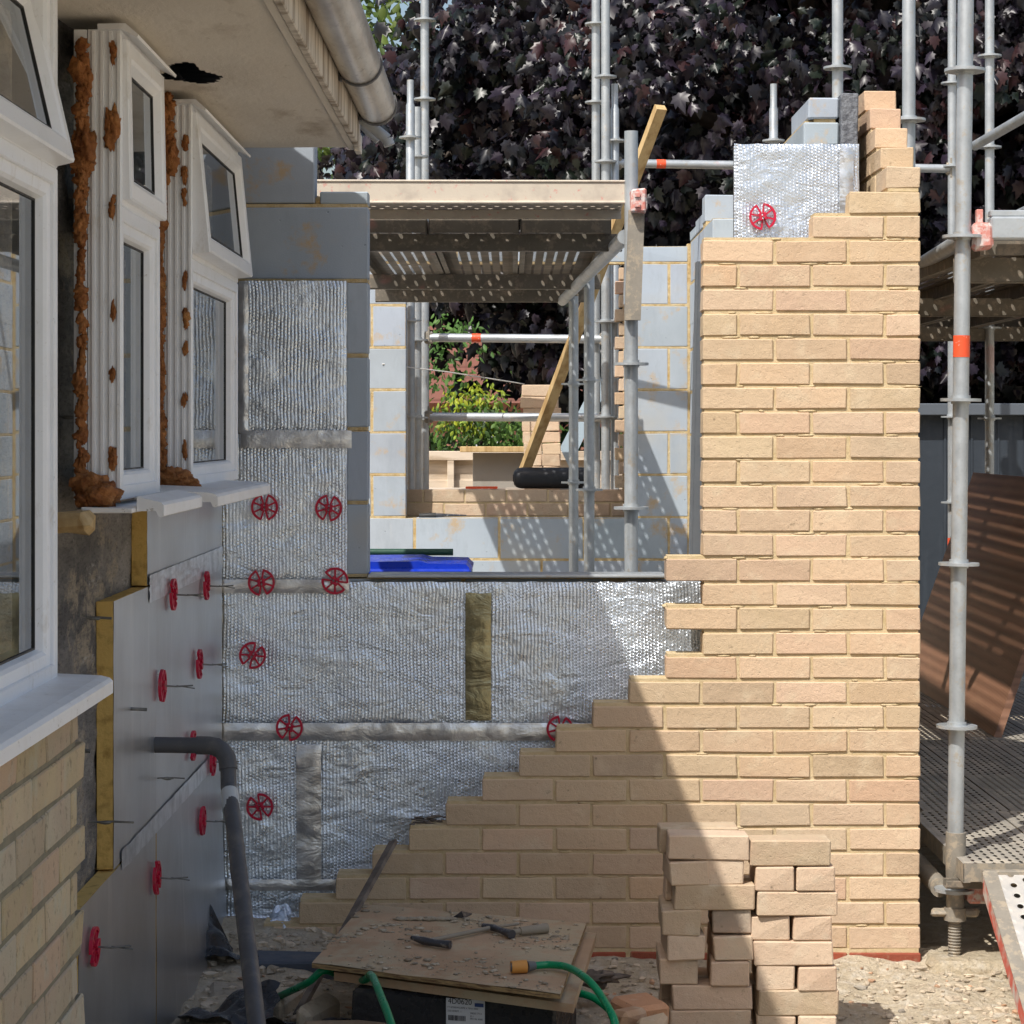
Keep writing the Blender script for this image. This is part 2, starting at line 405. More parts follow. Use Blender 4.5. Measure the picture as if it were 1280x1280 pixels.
M['ply'] = plym('worn_plywood', (.50, .345, .22), (.42, .28, .17), (.47, .39, .26))
M['ply_edge'] = simple('plywood_edge', (.36, .25, .12), .9, 0, [(60, .45, .6, (.17, .10, .05), (.3, .3, 3))], (90, .8, .005))
M['plastic_black'] = simple('black_polythene', (.018, .019, .022), .32, 0, [(12, .6, .8, (.07, .065, .06), None)], (18, .6, .01))
M['slate_grey'] = simple('blue_grey_block', (.085, .10, .125), .85, 0, [(6, .5, .7, (.16, .16, .165), None)])
M['hose'] = simple('green_hose', (.0, .24, .095), .35, 0, [(20, .6, .8, (.03, .16, .09), None)], None)
M['orange_pl'] = simple('faded_orange_plastic', (.62, .28, .06), .5)
M['grey_pl'] = simple('grey_plastic', (.13, .13, .13), .5)
M['hammer'] = simple('worn_tool_steel', (.09, .09, .10), .4, .6, [(60, .55, .7, (.35, .34, .33), None)])
M['handle'] = simple('dusty_tool_handle', (.30, .26, .2), .8, 0, [(40, .5, .7, (.32, .27, .2), None)])
M['label'] = simple('white_label', (.52, .54, .56), .6, b=None); M['ink'] = simple('black_ink', (.03, .03, .035), .6, b=None); M['ink_blue'] = simple('blue_ink', (.03, .06, .18), .6, b=None)
M['bin_blue'] = simple('blue_bin_plastic', (.006, .035, .42), .35, 0, (), (30, .1, .003)); M['bin_green'] = simple('dark_green_bin_plastic', (.02, .07, .045), .5)
M['closer'] = simple('dark_grey_closer', (.14, .155, .175), .5, .2)
M['beads'] = simple('grey_bead_insulation', (.17, .18, .20), .7, 0, [(40, .45, .6, (.09, .095, .11), None)], (45, 1, .012))
M['shed'] = simple('slate_blue_cladding', (.04, .05, .064), .5, .2, [(6, .5, .75, (.06, .073, .09), (3, 3, .2))])
M['fence'] = simple('pale_fence_wood', (.62, .52, .41), .85, 0, [(9, .45, .7, (.38, .29, .2), (.3, .3, 2))])
M['greyboard'] = simple('grey_fibre_board', (.34, .31, .27), .8, 0, [(4, .5, .7, (.28, .255, .22), None)])
M['lamp_blue'] = simple('pale_blue_sheet', (.40, .50, .58), .5)
M['string'] = simple('white_string', (.7, .68, .64), .8, b=None)
M['bark'] = simple('dark_bark', (.06, .045, .035), .9)
M['housebrick'] = simple('far_red_brick', (.30, .14, .10), .9)
M['blackpipe'] = simple('black_canister_plastic', (.02, .022, .027), .45, 0, [(14, .6, .8, (.06, .055, .05), None)])
def meshply():
    t = NT('brown_mesh_faced_ply')
    sep = t.n('ShaderNodeSeparateXYZ'); t.l(t.raw, sep.inputs[0])
    a = t.math('SINE', t.math('MULTIPLY', t.math('ADD', sep.outputs[1], t.math('MULTIPLY', sep.outputs[2], .5)), 2*math.pi/.045))
    b = t.math('SINE', t.math('MULTIPLY', t.math('SUBTRACT', sep.outputs[1], t.math('MULTIPLY', sep.outputs[2], .5)), 2*math.pi/.045))
    p = t.math('MULTIPLY', a, b)
    c = t.mix(t.ramp(p, -.2, .4), (.27, .135, .08), (.16, .075, .042))
    c = t.mix(t.ramp(t.noise(4, 5, .65, (1, .5, 3)), .52, .75, 0, .6), c, (.34, .19, .11))
    return t.fin(c, .5, 0, t.bump(p, .4, .003), .5)
M['meshply'] = meshply()
def groundm():
    t = NT('sandy_rubble_ground')
    c = t.mix(t.ramp(t.noise(1.3, 6, .65), .35, .7), (.52, .43, .30), (.64, .55, .42))
    c = t.mix(t.ramp(t.noise(16, 6, .75), .5, .62, 0, .7), c, (.72, .65, .54))
    c = t.mix(t.ramp(t.noise(9, 6, .75), .60, .68, 0, .6), c, (.27, .20, .14))
    c = t.mix(t.ramp(t.noise(60, 5, .8), .58, .68, 0, .6), c, (.26, .2, .14))
    n = t.bump(t.noise(14, 6, .75), 1, .03); n = t.bump(t.noise(90, 5, .8), .9, .008, n); n = t.bump(t.vor(45), .5, .012, n)
    return t.fin(c, .95, 0, n, .15)
M['ground'] = groundm()
M['slabfloor'] = simple('concrete_slab', (.34, .33, .31), .9, 0, [(4, .5, .7, (.24, .22, .2), None)])
def stonem():
    t = NT('rubble_stone')
    c = t.mix(1.0, (.66, .57, .45), t.attr(), 'MULTIPLY')
    c = t.mix(t.ramp(t.noise(40, 5, .7), .5, .7, 0, .6), c, (.25, .2, .15))
    return t.fin(c, .95, 0, t.bump(t.noise(70, 5, .75), .9, .008), .15)
M['stone'] = stonem()
def leafm(name, cols, rough=.42, trans=.25, spec=.5):
    t = NT(name); t.t.nodes.remove(t.p)
    p = t.n('ShaderNodeBsdfPrincipled'); c = t.mix(1.0, cols, t.attr(), 'MULTIPLY')
    t.l(c, p.inputs['Base Color']); p.inputs['Roughness'].default_value = rough; p.inputs['Specular IOR Level'].default_value = spec
    tl = t.n('ShaderNodeBsdfTranslucent'); t.l(c, tl.inputs[0])
    mx = t.n('ShaderNodeMixShader'); mx.inputs[0].default_value = trans
    t.l(p.outputs[0], mx.inputs[1]); t.l(tl.outputs[0], mx.inputs[2]); t.l(mx.outputs[0], t.out.inputs[0]); return t.m
M['leaf_p'] = leafm('copper_maple_leaf', (1, 1, 1), .38, .08, .42)
M['leaf_g'] = leafm('green_leaf', (1, 1, 1), .5, .35, .3)
def rooftiles():
    t = NT('red_clay_tiles')
    sep = t.n('ShaderNodeSeparateXYZ'); t.l(t.raw, sep.inputs[0])
    z = t.math('FRACT', t.math('DIVIDE', sep.outputs[2], .16)); x = t.math('FRACT', t.math('DIVIDE', sep.outputs[0], .28))
    c = t.mix(t.ramp(z, .0, .25), (.10, .04, .03), (.19, .08, .06)); c = t.mix(t.ramp(x, .88, .95, 0, .6), c, (.12, .05, .04))
    c = t.mix(t.ramp(t.noise(3, 4), .4, .7, 0, .5), c, (.15, .085, .07))
    return t.fin(c, .9, 0, t.bump(z, .6, .03), .2)
M['tiles'] = rooftiles()

# ------------------------------------------------------------------ walls of bricks and blocks
def tint(v=.10, w=.04):
    b = 1+random.uniform(-v, v*.8); return (b*(1+random.uniform(-w, w)), b*(1+random.uniform(-w*.6, w*.6)), b*(1+random.uniform(-w, w)*1.4))
D = 7.15; COURSE = .0751; XR = 1.25; ZT = .5865
def ztop(k): return ZT - COURSE*k
# front outer leaf ---------------------------------------------------------------
wall = thing('brick_wall', 'new buff brick outer wall, stepped down to the left, with a full pier at its right', 'wall', (.3, D, -1.65))
bm = MB(); mm = MB()
def brick(b, x0, x1, y0, y1, zt, j=.0017):
    b.col = tint(.13, .05)
    if random.random() < .16: b.col = tuple(q*f for q, f in zip(b.col, (.98, .91, .89)))
    if random.random() < .08: b.col = tuple(q*.82 for q in b.col)
    dz = random.uniform(-.0015, .0015); dy = random.uniform(-.0012, .0012)
    b.box(x0, x1, y0+dy, y1, zt-.065+dz, zt+dz, .0028, jit=j)
for k in range(-2, 30):
    if k <= 12: L = .665
    elif k in (14, 16): L = .665
    elif k in (13, 15, 17): L = .7775
    else: L = .89+.1125*(k-18)
    if k == -1: L = .3275
    if k == -2: L = .215
    odd = k % 2
    x = XR; zt = ztop(k); tgt = XR-L; first = True
    tb = bm
    if k == 29: continue
    while x > tgt+.02:
        w = .1025 if (odd and first) else .215
        first = False
        if x-w < tgt-.01: w = x-tgt
        brick(bm, x-w, x, D, D+.1025, zt)
        x -= w+.01
    # bed and perpend mortar, a few mm back from the face
    if k > -2:
        lo = tgt+.004
        ab = {13: .665, 15: .665, 17: .665, 14: .665, 16: .665}.get(k, None)
        mm.box(lo, XR-.005, D+.006, D+.099, zt-.0652, zt+.0098)
        # ragged squeeze of mortar on open ledges
    if k > 12 and k not in (14, 16):
        for _ in range(7):
            xx = tgt+random.uniform(0.01, .10); mm.blob((xx, D+random.uniform(.02, .08), zt+.002), random.uniform(.006, .014), random.random()*50, .6, (1.6, 1.2, .6), 5)
for k in range(0, 29):   # beads of mortar that stand slightly uneven in the beds
    for _ in range(3):
        xx = random.uniform(XR-.64, XR-.02) if k < 18 else random.uniform(XR-.64-.1125*(k-18), XR-.02)
        mm.blob((xx, D+.006, ztop(k)+.004), .006, random.random()*90, .5, (random.uniform(1.5, 6), .7, .7), 4)
bm.build('bricks', M['brick'], wall); mm.build('mortar', M['mortar'], wall)
rb = MB()
x = XR
while x > -.8:
    rb.col = tint(.2, .1); rb.box(x-.215, x, D-.004, D+.1, ztop(29)-.065-.02, ztop(29)-.002, .004, jit=.003); x -= .225
rb.build('base_course', M['brick_red'], wall)
q = MB(); q.box(-.9, XR-.004, D+.001, D+.098, -1.69, ztop(29)+.0095); q.build('base_mortar', M['mortar'], wall)

# side outer leaf ----------------------------------------------------------------
side = thing('brick_wall', 'buff brick side wall running back from the pier, its top bricks stepped back', 'wall', (1.2, 9.8, -1.65))
bm = MB(); mm = MB()
def brick_y(b, x0, x1, y0, y1, zt):
    b.col = tint(.13, .05) if x0 > 0 else random.choice(((1.05, 1.0, .9), (.95, .98, 1.05), (1.05, .9, .9), (.85, .83, .85), (1.1, 1.08, 1.05), (.9, .86, .75))); dz = random.uniform(-.0015, .0015)
    b.box(x0, x1+random.uniform(-.001, .001), y0, y1, zt-.065+dz, zt+dz, .0028, jit=.0022)
for k in range(-7, 30):
    zt = ztop(k)
    if k <= -3:
        y = D+.1125*(-3-k) + (0.003 if k == -3 else 0); yend = D+1.25-.1125*(-3-k)
        while y < yend-.05:
            w = .215 if y+.215 <= yend+.11 else .1025
            brick_y(bm, XR-.1025, XR, y, y+w, zt); y += w+.01
        mm.box(XR-.098, XR-.0045, D+.1125*(-3-k)+.005, y-.014, zt-.075-.0002, zt-.0648)
        continue
    odd = k % 2
    y = D+.1025+.01 if (not odd) else D+.1025+.01+.1025+.01
    if odd: brick_y(bm, XR-.1025, XR, D+.1125, D+.215, zt)
    while y < 12.6:
        brick_y(bm, XR-.1025, XR, y, y+.215, zt); y += .225
    mm.box(XR-.098, XR-.0045, D+.102, 12.62, zt-.0652, zt+.0098)
bm.build('bricks', M['brick'], side); mm.build('mortar', M['mortar'], side)

# aerated block walls ------------------------------------------------------------
def block(b, x0, x1, y0, y1, z0, z1, ch=.004):
    b.col = tint(.09, .02); b.box(x0, x1, y0, y1, z0, z1, ch, jit=.0015)
# front inner leaf, left of the opening and under it
YB = 7.45
fl = thing('block_wall', 'blue grey aerated block inner wall beside and under the front window opening', 'wall', (0, YB, -1.65))
bm = MB(); mm = MB()
zc = [-.462, -.225, .010, .245, .483, .722]
for i in range(5):
    zz0, zz1 = zc[i]+.006, zc[i+1]-.006
    sp = [(-1.05, -.459)] if i == 4 else ([(-1.05, -.70), (-.69, -.459)] if i % 2 == 0 else [(-1.05, -.91), (-.90, -.459)])
    for a, b_ in sp: block(bm, a, b_, YB, YB+.1, zz0, zz1)
    mm.box(-1.05, -.463, YB+.003, YB+.097, zc[i]-.006, zc[i+1]-.006+.001)
mm.box(-1.05, -.463, YB+.003, YB+.097, .715, .728)
block(bm, -.612, -.459, YB, YB+.1, .728, .768); block(bm, -1.05, -.63, YB+.002, YB+.1, .732, .93)
mm.blob((-.615, YB+.04, .735), .02, 3, .6, (1.2, 1.4, 1), 6)
for i, z in enumerate((-.70, -.935, -1.17, -1.405, -1.64)):
    x = -1.05 + (.225 if i % 2 else 0)
    if i % 2: block(bm, -1.05, -.835, YB, YB+.1, z+.006, z+.232)
    while x < .95:
        x2 = min(x+.44, 1.04); block(bm, x, x2, YB, YB+.1, z+.006, z+.232); x += .45
    mm.box(-1.05, 1.04, YB+.003, YB+.097, z-.003, z+.237)
# right pier of the inner leaf, hidden behind the brickwork, and coursing blocks at its head
for z in (-.462, -.225, .010, .245, .483):
    block(bm, .72, 1.05, YB, YB+.1, z+.006, z+.231); mm.box(.724, 1.046, YB+.003, YB+.097, z-.006, z+.2365)
mm.box(.724, 1.046, YB+.003, YB+.097, .715, .725)
block(bm, .72, 1.05, YB, YB+.1, .725, .88)
bm.build('blocks', M['block'], fl); mm.build('mortar', M['mortar_y'], fl)
# side inner leaf
sl = thing('block_wall', 'blue grey block inner side wall of the extension, its head raked down away from the corner', 'wall', (1, 10, -1.65))
bm = MB(); mm = MB()
XS = .945
for i in range(10):
    z = -1.14 + .225*(i-2)+.0
    z1 = z+.219
    if z > .55: break
    y = 7.56 + (.225 if i % 2 else 0)
    if i % 2: block(bm, XS, XS+.1, 7.56, 7.775, z+.006, z1)
    while y < 12.3:
        block(bm, XS, XS+.1, y, min(y+.44, 12.385), z+.006, z1); y += .45
    mm.box(XS+.002, XS+.098, 7.56, 12.38, z-.005, z1+.003)
# head near the front corner: low coursing blocks, each shorter than the one below
for j, (zz, ln) in enumerate(((.56, 2.3), (.785, 1.45))):
    y = 7.56
    while y < 7.56+ln-.1: block(bm, XS, XS+.1, y, y+.44, zz+.006, zz+.219); y += .45
    mm.box(XS+.002, XS+.098, 7.56, y-.015, zz-.004, zz+.2215)
zz = .9
yf = 7.53
block(bm, XS-.005, XS+.11, yf, yf+.95, .925, .999, .005); mm.box(XS, XS+.10, yf+.01, yf+.94, .915, .926)
block(bm, XS+.012, XS+.11, yf, yf+.46, 1.012, 1.080, .005); mm.box(XS+.03, XS+.10, yf+.012, yf+.44, .998, 1.014)
# and rising again at the rear corner
for j, (zz, y0) in enumerate(((.56, 10.6), (.785, 11.0))):
    y = y0
    while y < 12.3: block(bm, XS, XS+.1, y, min(y+.44, 12.385), zz+.006, zz+.219); y += .45
    mm.box(XS+.002, XS+.098, y0+.003, 12.38, zz-.004, zz+.2215)
block(bm, XS, XS+.14, 11.42, 11.60, 1.03, 1.16); mm.box(XS+.004, XS+.136, 11.423, 11.597, 1.0, 1.04)
block(bm, XS, XS+.10, 11.605, 12.0, 1.012, 1.085); block(bm, XS, XS+.10, 12.01, 12.385, 1.012, 1.06)
bm.build('blocks', M['block'], sl); mm.build('mortar', M['mortar_y'], sl)
# rear inner leaf with a window opening
YR = 12.39
rl = thing('block_wall', 'rear block wall of the extension with an open window hole, lit by the sun', 'wall', (0, YR, -1.65))
bm = MB(); mm = MB()
hx0, hx1, hz0 = -.562, .598, -.455
i0 = -5
for i in range(i0, 5):
    z0, z1 = .225*i+.003, .225*(i+1)-.007
    if i == 4: z1 = .985
    ph = -.068 if i % 2 else .157
    xs = []; x = ph-4*.45
    while x < 1.0: xs.append((x+.005, x+.445)); x += .45
    for a, b_ in xs:
        a = max(a, -1.5); b_ = min(b_, XS-.012)
        if b_-a < .02: continue
        segs = [(a, b_)]
        if -2 <= i <= 3 and z0 >= hz0-.02:
            segs = []
            if a < hx0: segs.append((a, min(b_, hx0)))
            if b_ > hx1: segs.append((max(a, hx1), b_))
        for s0, s1 in segs:
            if s1-s0 > .03: block(bm, s0, s1, YR, YR+.1, z0, z1)
    if z0 < hz0-.02 or i >= 4: mm.box(-1.5, XS-.003, YR+.002, YR+.098, z0-.010, z1)
    else:
        mm.box(-1.5, hx0-.003, YR+.002, YR+.098, z0-.010, z1+.001); mm.box(hx1+.003, XS-.003, YR+.002, YR+.098, z0-.010, z1+.001)
mm.box(XS-.014, XS+.006, YR+.001, YR+.08, -1.15, 1.0)
bm.build('blocks', M['block'], rl); mm.build('mortar', M['mortar_y'], rl)
lt = MB(); lt.box(hx0-.1, hx1+.1, YR-.001, YR+.105, .882, .90)
# rear outer leaf
ro = thing('brick_wall', 'rear buff brick outer wall seen through the window hole, two courses above its sill', 'wall', (0, 12.6, -1.65))
bm = MB(); mm = MB()
for k in range(0, 34):
    zt = -.312-.075*k if k < 18 else -.312+.075*(k-17)
    if k < 18:
        x = -1.6+(.1125 if k % 2 else 0)
        while x < 1.2: brick(bm, x, x+.215, 12.6, 12.7025, zt); x += .225
        mm.box(-1.6, 1.24, 12.604, 12.7, zt-.075, zt-.002)
    else:
        x = .578-(.0 if k % 2 else .02)
        while x < 1.24: brick(bm, x, min(x+.215, 1.245), 12.6, 12.7025, zt); x += .225
        mm.box(.60, 1.24, 12.604, 12.7, zt-.075, zt-.002)
        x = -1.6
        while x < -.62: brick(bm, x, min(x+.215, -.575), 12.6, 12.7025, zt); x += .225
        mm.box(-1.6, -.6, 12.604, 12.7, zt-.075, zt-.002)
bm.build('bricks', M['brick_loose'], ro); mm.build('mortar', M['mortar'], ro)

# ------------------------------------------------------------------ foil insulation boards on the front inner leaf
def wr(x, z, s=0):
    return .004*noise.noise(Vector((x*5, z*9, s)))+.0022*noise.noise(Vector((x*17, z*23, s+5)))+.0012*noise.noise(Vector((x*45, z*60, s+9)))
def foil_sheet(x0, x1, z0, z1, y, s, name, m, parent, curl=None):
    b = MB(); nx = max(4, int((x1-x0)/.009)); nz = max(4, int((z1-z0)/.009))
    def fn(u, v):
        x = x0+(x1-x0)*u; z = z0+(z1-z0)*v; e = min(u*(x1-x0), (1-u)*(x1-x0), v*(z1-z0), (1-v)*(z1-z0))
        yy = y - wr(x, z, s) - .003*min(1, e/.02)
        p = Vector((x+.002*noise.noise(Vector((z*20, s, x)))*(e < .01), yy, z+.003*noise.noise(Vector((x*25, s, 3)))*(e < .01)))
        return curl(p, u, v) if curl else p
    b.grid(fn, nx, nz); return b.build(name, m, parent)
YF = 7.402
def board(name, label, x0, x1, z0, z1, s, m=None, curl=None):
    t = thing(name, label, 'insulation board', ((x0+x1)/2, YF+.02, z0), 'foil faced boards on the front wall')
    b = MB(); b.box(x0+.001, x1-.001, YF+.004, YF+.044, z0+.001, z1-.001, .002)
    b.build('board_core', M['board'], t)
    foil_sheet(x0, x1, z0, z1, YF-.001, s, 'foil_facing', m or M['foil'], t, curl)
    return t
def zf(py, d=YF): return (540-py)*d/F
def xf(px, d=YF): return (px-640)*d/F
b1 = board('insulation_board', 'tall narrow bubble foil board beside the window frame, topmost of the boards', xf(300), xf(433.5), zf(541), zf(351), 1)
b2 = board('insulation_board', 'bubble foil board below a crumpled tape seam with two red clips near its top', xf(269), xf(433.5), zf(727), zf(543), 2)
b3 = board('insulation_board', 'long bubble foil board right below the window opening with olive tape strip', xf(269), xf(878), zf(905), zf(727.5), 3)
def cut(p, u, v): return p
def curl4(p, u, v):
    if v < .12: p = p + Vector((0, -.10*(.12-v)/.12*(.4+.6*math.sin(u*9+1)**2)*(1 if u < .2 else .3), .02*(.12-v)/.12))
    return p
b4 = board('insulation_board', 'lowest bubble foil board, its bottom edge crumpled behind the stepped bricks', xf(271), xf(745), zf(1178), zf(906), 4, None, curl4)
b5 = board('insulation_board', 'sunlit foil board standing above the brick pier with one red clip', .705, 1.10, .565, .913, 5, M['foil_top'])
def tape(parent, x0, x1, z0, z1, m, s, y=YF-.0115):
    foil_sheet(x0, x1, z0, z1, y, s, 'tape', m, parent)
tape(b2, xf(302), xf(440), zf(560), zf(538), M['tape'], 11, YF-.014)
tape(b3, xf(271), xf(437), zf(741), zf(724), M['tape'], 12, YF-.014)
tape(b3, xf(582), xf(614), zf(900), zf(741), M['tape_olive'], 13)
tape(b4, xf(271), xf(742), zf(925), zf(903), M['tape'], 14, YF-.014)
tape(b4, xf(371), xf(402), zf(1105), zf(930), M['tape'], 15)
tape(b4, xf(280), xf(420), zf(1112), zf(1098), M['tape'], 16, YF-.016)
tape(b5, xf(1049), xf(1066), .60, .905, M['tape'], 17)
tape(b1, xf(299), xf(311), zf(541), zf(352), M['tape'], 18)
# loose torn foil at the top left corner of the board above the pier
sl_ = MB(); sl_.box(-.457, xf(832), YF-.012, YB+.10, -.4615, -.452, .002)
tag(sl_.build('sill_strip', M['galv']), 'thin silver strip lying along the sill of the front window opening', 'strip')
bd = MB(); bd.box(xf(1056), xf(1078), 7.50, 8.35, .86, zf(117, 7.5), .004, jit=.003)
tag(bd.build('cavity_insulation', M['beads']), 'dark grey bead insulation slab standing in the cavity at the wall head', 'insulation slab')
cl = MB(); cl.box(xf(869, 7.35), xf(880, 7.35), 7.33, 7.345, zf(694, 7.35), zf(327, 7.35), .001, rot=Matrix.Rotation(R(1.3), 3, 'Y')); cl.box(xf(866, 7.35), xf(869, 7.35), 7.33, 7.39, zf(694, 7.35), zf(327, 7.35), .001, rot=Matrix.Rotation(R(1.3), 3, 'Y'))
tag(cl.build('cavity_closer', M['closer']), 'slim dark grey cavity closer standing against the left edge of the brick pier', 'cavity closer')

# ------------------------------------------------------------------ red retaining clips and ties
def clip_mesh():
    b = MB(); n = 48; r0, r1 = .0355, .0428
    for half in (0, 1):
        a0 = R(-75 if half == 0 else 105); steps = 18; a1 = a0+R(150)
        for i in range(steps):
            t0 = a0+(a1-a0)*i/steps; t1 = a0+(a1-a0)*(i+1)/steps
            pts = [(r0*math.cos(t0), -.003, r0*math.sin(t0)), (r1*math.cos(t0), -.003, r1*math.sin(t0)), (r1*math.cos(t1), -.003, r1*math.sin(t1)), (r0*math.cos(t1), -.003, r0*math.sin(t1))]
            b.slab(pts, (0, -.008, 0))
        for q in range(4):
            a = a0+R(2)+(a1-a0-R(4))*q/3
            u = Vector((math.cos(a), 0, math.sin(a))); w = Vector((-math.sin(a), 0, math.cos(a)))*.0028
            p = [u*.009-w, u*.038-w, u*.038+w, u*.009+w]
            b.slab([x+Vector((0, -.0035, 0)) for x in p], (0, -.0065, 0))
        cx = .0075 if half == 0 else -.0075
        b.box(cx-.0045, cx+.0045, -.016, -.001, -.012, .012, .001)
    b.box(-.010, .010, -.013, -.002, -.0035, .0035, .001)
    return b
def clip(label, p, ry=0, wall_='front', wire=.10, sc=1.0):
    t = thing('insulation_clip', label, 'insulation clip', p, 'red clips on the front boards' if wall_ == 'front' else 'red clips on the side boards')
    o = bpy.data.objects.new('disc', CLIP); C.objects.link(o); o.parent = t
    b = MB(); b.tube([Vector((0, 0, 0))+Vector(p), Vector(p)+Vector((.002, -.03 if wall_ == 'front' else -wire, -.004))], .0018, 8)
    if wall_ != 'front':   # flattened drip end of the tie
        b.tube([Vector(p)+Vector((0, -wire*.9, -.004)), Vector(p)+Vector((.006, -wire*1.25, -.008))], .0025, 8)
    b.build('tie_wire', M['wire'], t)
    t.rotation_euler = (0, ry, 0) if wall_ == 'front' else (0, 0, 0)
    if wall_ != 'front': t.rotation_euler = (random.uniform(-.1, .1), 0, R(90)+random.uniform(-.12, .12))
    return t
_tmp = clip_mesh(); _o = _tmp.build('disc', M['clip']); CLIP = _o.data.copy()
for v in CLIP.vertices: v.co += Vector(_o['_o'])
bpy.data.objects.remove(_o)
fc = [(331, 634, 0, 'red spoked clip just under the far sill, left of the upper pair on foil'), (411, 635, 8, 'red spoked clip high on foil, right of the upper pair beside the block jamb'),
      (327, 728, -8, 'red spoked clip on the tape seam, left one of the pair at sill level'), (419, 726, 115, 'red spoked clip touching the bottom corner of the block jamb'),
      (316, 819, 30, 'red spoked clip alone on the middle of the long foil board, near its left edge'), (362, 909, 15, 'red spoked clip on the long tape seam above the vertical tape strip'),
      (325, 1008, -25, 'lowest red spoked clip on foil, right of the grey pipe'), (700, 911, 10, 'red spoked clip partly tucked behind the stepped bricks'), ]
for px, py, a, lab in fc:
    p = at(px, py, YF-.019); clip(lab, p, R(a))
clip('sunlit red spoked clip on the foil board above the pier', at(953, 271, YF-.02), R(-12))

# ------------------------------------------------------------------ the old house at the left
XB, XW, XI, XJ = -.77, -.82, -.955, -.915       # brick face, window face, inner leaf face, insulation face
ow = thing('brick_wall', 'weathered brick outer wall of the old house below the nearest window', 'wall', (XB, 2, -1.65))
bm = MB(); mm = MB()
k = 0; z = -.482
while z > -1.7:
    y = 4.20-(.0 if k % 2 else .06)
    if k % 2 == 0:
        brick_y(bm, XB-.1025, XB, y-.05, y, z); y -= .06
    while y > 1.8:
        brick_y(bm, XB-.1025, XB, y-.215, y, z); y -= .225
    mm.box(XB-.098, XB-.0033, 1.8, 4.185 if k % 2 else 4.13, z-.0755, z-.0005+.0)
    z -= .075; k += 1
for z in np.arange(-.482, 1.0, .075):     # the same wall nearer the camera, full height
    y = 1.79-(.1125 if int(z*100) % 2 else 0)
    while y > -2.2: brick_y(bm, XB-.1025, XB, y-.215, y, z+.075); y -= .225
    mm.box(XB-.098, XB-.005, -2.3, 1.79, z, z+.075)
for z in np.arange(-1.7, -.49, .075):
    mm.box(XB-.098, XB-.006, -2.3, 1.8, z, z+.075)
bm.build('bricks', M['brick_old'], ow); mm.build('mortar', M['mortar_old'], ow)

iw = thing('house_wall', 'exposed dark breeze block inner wall of the old house between and under the windows', 'wall', (XI, 3, -1.65))
b = MB()
def rough_panel(y0, y1, z0, z1, nx=None):
    ny = max(2, int((y1-y0)/.025)); nz = max(2, int((z1-z0)/.025))
    def fn(u, v):
        y = y0+(y1-y0)*u; z = z0+(z1-z0)*v
        e = min(u*(y1-y0), (1-u)*(y1-y0)); d = .012*noise.noise(Vector((y*9, z*9, 2)))+.006*noise.noise(Vector((y*30, z*30, 4)))
        return (XI+d, y+.010*noise.noise(Vector((z*14, 7, y))), z)
    b.grid(fn, ny, nz)
    b.box(XI-.11, XI-.02, y0+.01, y1-.01, z0, z1)
rough_panel(-2.3, 7.45, -1.7, -.47)
rough_panel(4.22, 7.45, -.47, -.17)
rough_panel(4.20, 5.12, -.17, .90); rough_panel(5.40, 6.12, -.17, .90); rough_panel(6.98, 7.45, -.17, .90)
rough_panel(-2.3, 2.55, -.47, .9); rough_panel(2.5, 7.45, .87, 1.1)
b.build('inner_leaf', M['old_leaf'], iw)
# rooms behind
rm = MB(); rm.box(-3.6, -3.5, -2.3, 7.45, -1.7, 1.1); rm.box(-3.6, -1.06, 7.40, 7.44, -1.7, 1.1); rm.box(-3.6, -1.06, -2.35, -2.3, -1.7, 1.1); rm.box(-3.6, -1.06, -2.3, 7.45, -1.70, -1.6); rm.box(-3.6, -1.06, -2.3, 7.45, 1.1, 1.15)
rm.build('room_lining', M['plaster'], iw)

# soffit, fascia, roof, gutter
eave = thing('roof', 'stained soffit and fascia of the old house eaves with its tiled roof slope above', 'roof', (-.8, 3, .87))
b = MB(); ZS = .872; ny, nx = 560, 60
hole = lambda x, y: (((x+.79)/(.062*(1+.3*math.sin(y*21)))))**2+(((y-5.68)/(.17+.03*math.sin(x*40))))**2 < 1
xs = [-1.06+(.58)*i/nx for i in range(nx+1)]; ys = [-2.3+(9.45)*j/ny for j in range(ny+1)]
base = len(b.v)
for j in range(ny+1):
    for i in range(nx+1):
        b.v.append(Vector((xs[i]+(.006*noise.noise(Vector((xs[i]*40, ys[j]*40, 0)))), ys[j], ZS+.004*noise.noise(Vector((xs[i]*3, ys[j]*2, 1))))))
for j in range(ny):
    for i in range(nx):
        if hole((xs[i]+xs[i+1])/2, (ys[j]+ys[j+1])/2): continue
        a = base+j*(nx+1)+i; b.face([a, a+nx+1, a+nx+2, a+1], True)
b.box(-.50, -.4785, -2.3, 7.15, ZS-.008, ZS+.002, .002)
b.build('soffit', M['soffit'], eave)
b = MB(); b.box(-.478, -.458, -2.3, 7.05, ZS-.012, ZS+.125, .003); b.build('fascia', M['fascia'], eave)
b = MB(); b.box(-.4775, -.4595, 7.055, 7.152, ZS-.022, ZS+.035, .002); b.box(-1.0, -.48, 7.12, 7.15, ZS+.004, ZS+.05); b.build('fascia_end', M['soffit'], eave)
pitch = R(38)
b = MB()
def rf(x, z, y0, y1, th):
    pass
L = 4.6; nx_, nz_ = math.cos(pitch), math.sin(pitch)
for i in range(15):
    s0, s1 = i*.3, (i+1)*.3+.04
    p = lambda s, h: (-.43-s*nx_, 0, 1.005+s*nz_+h)
    a0, a1 = p(s0, .03), p(s1, .012)
    b.slab([(a0[0], -2.3, a0[2]), (a0[0], 7.14, a0[2]), (a1[0], 7.14, a1[2]), (a1[0], -2.3, a1[2])], (0, 0, -.02))
b.build('tiles', M['rooftile'], eave)
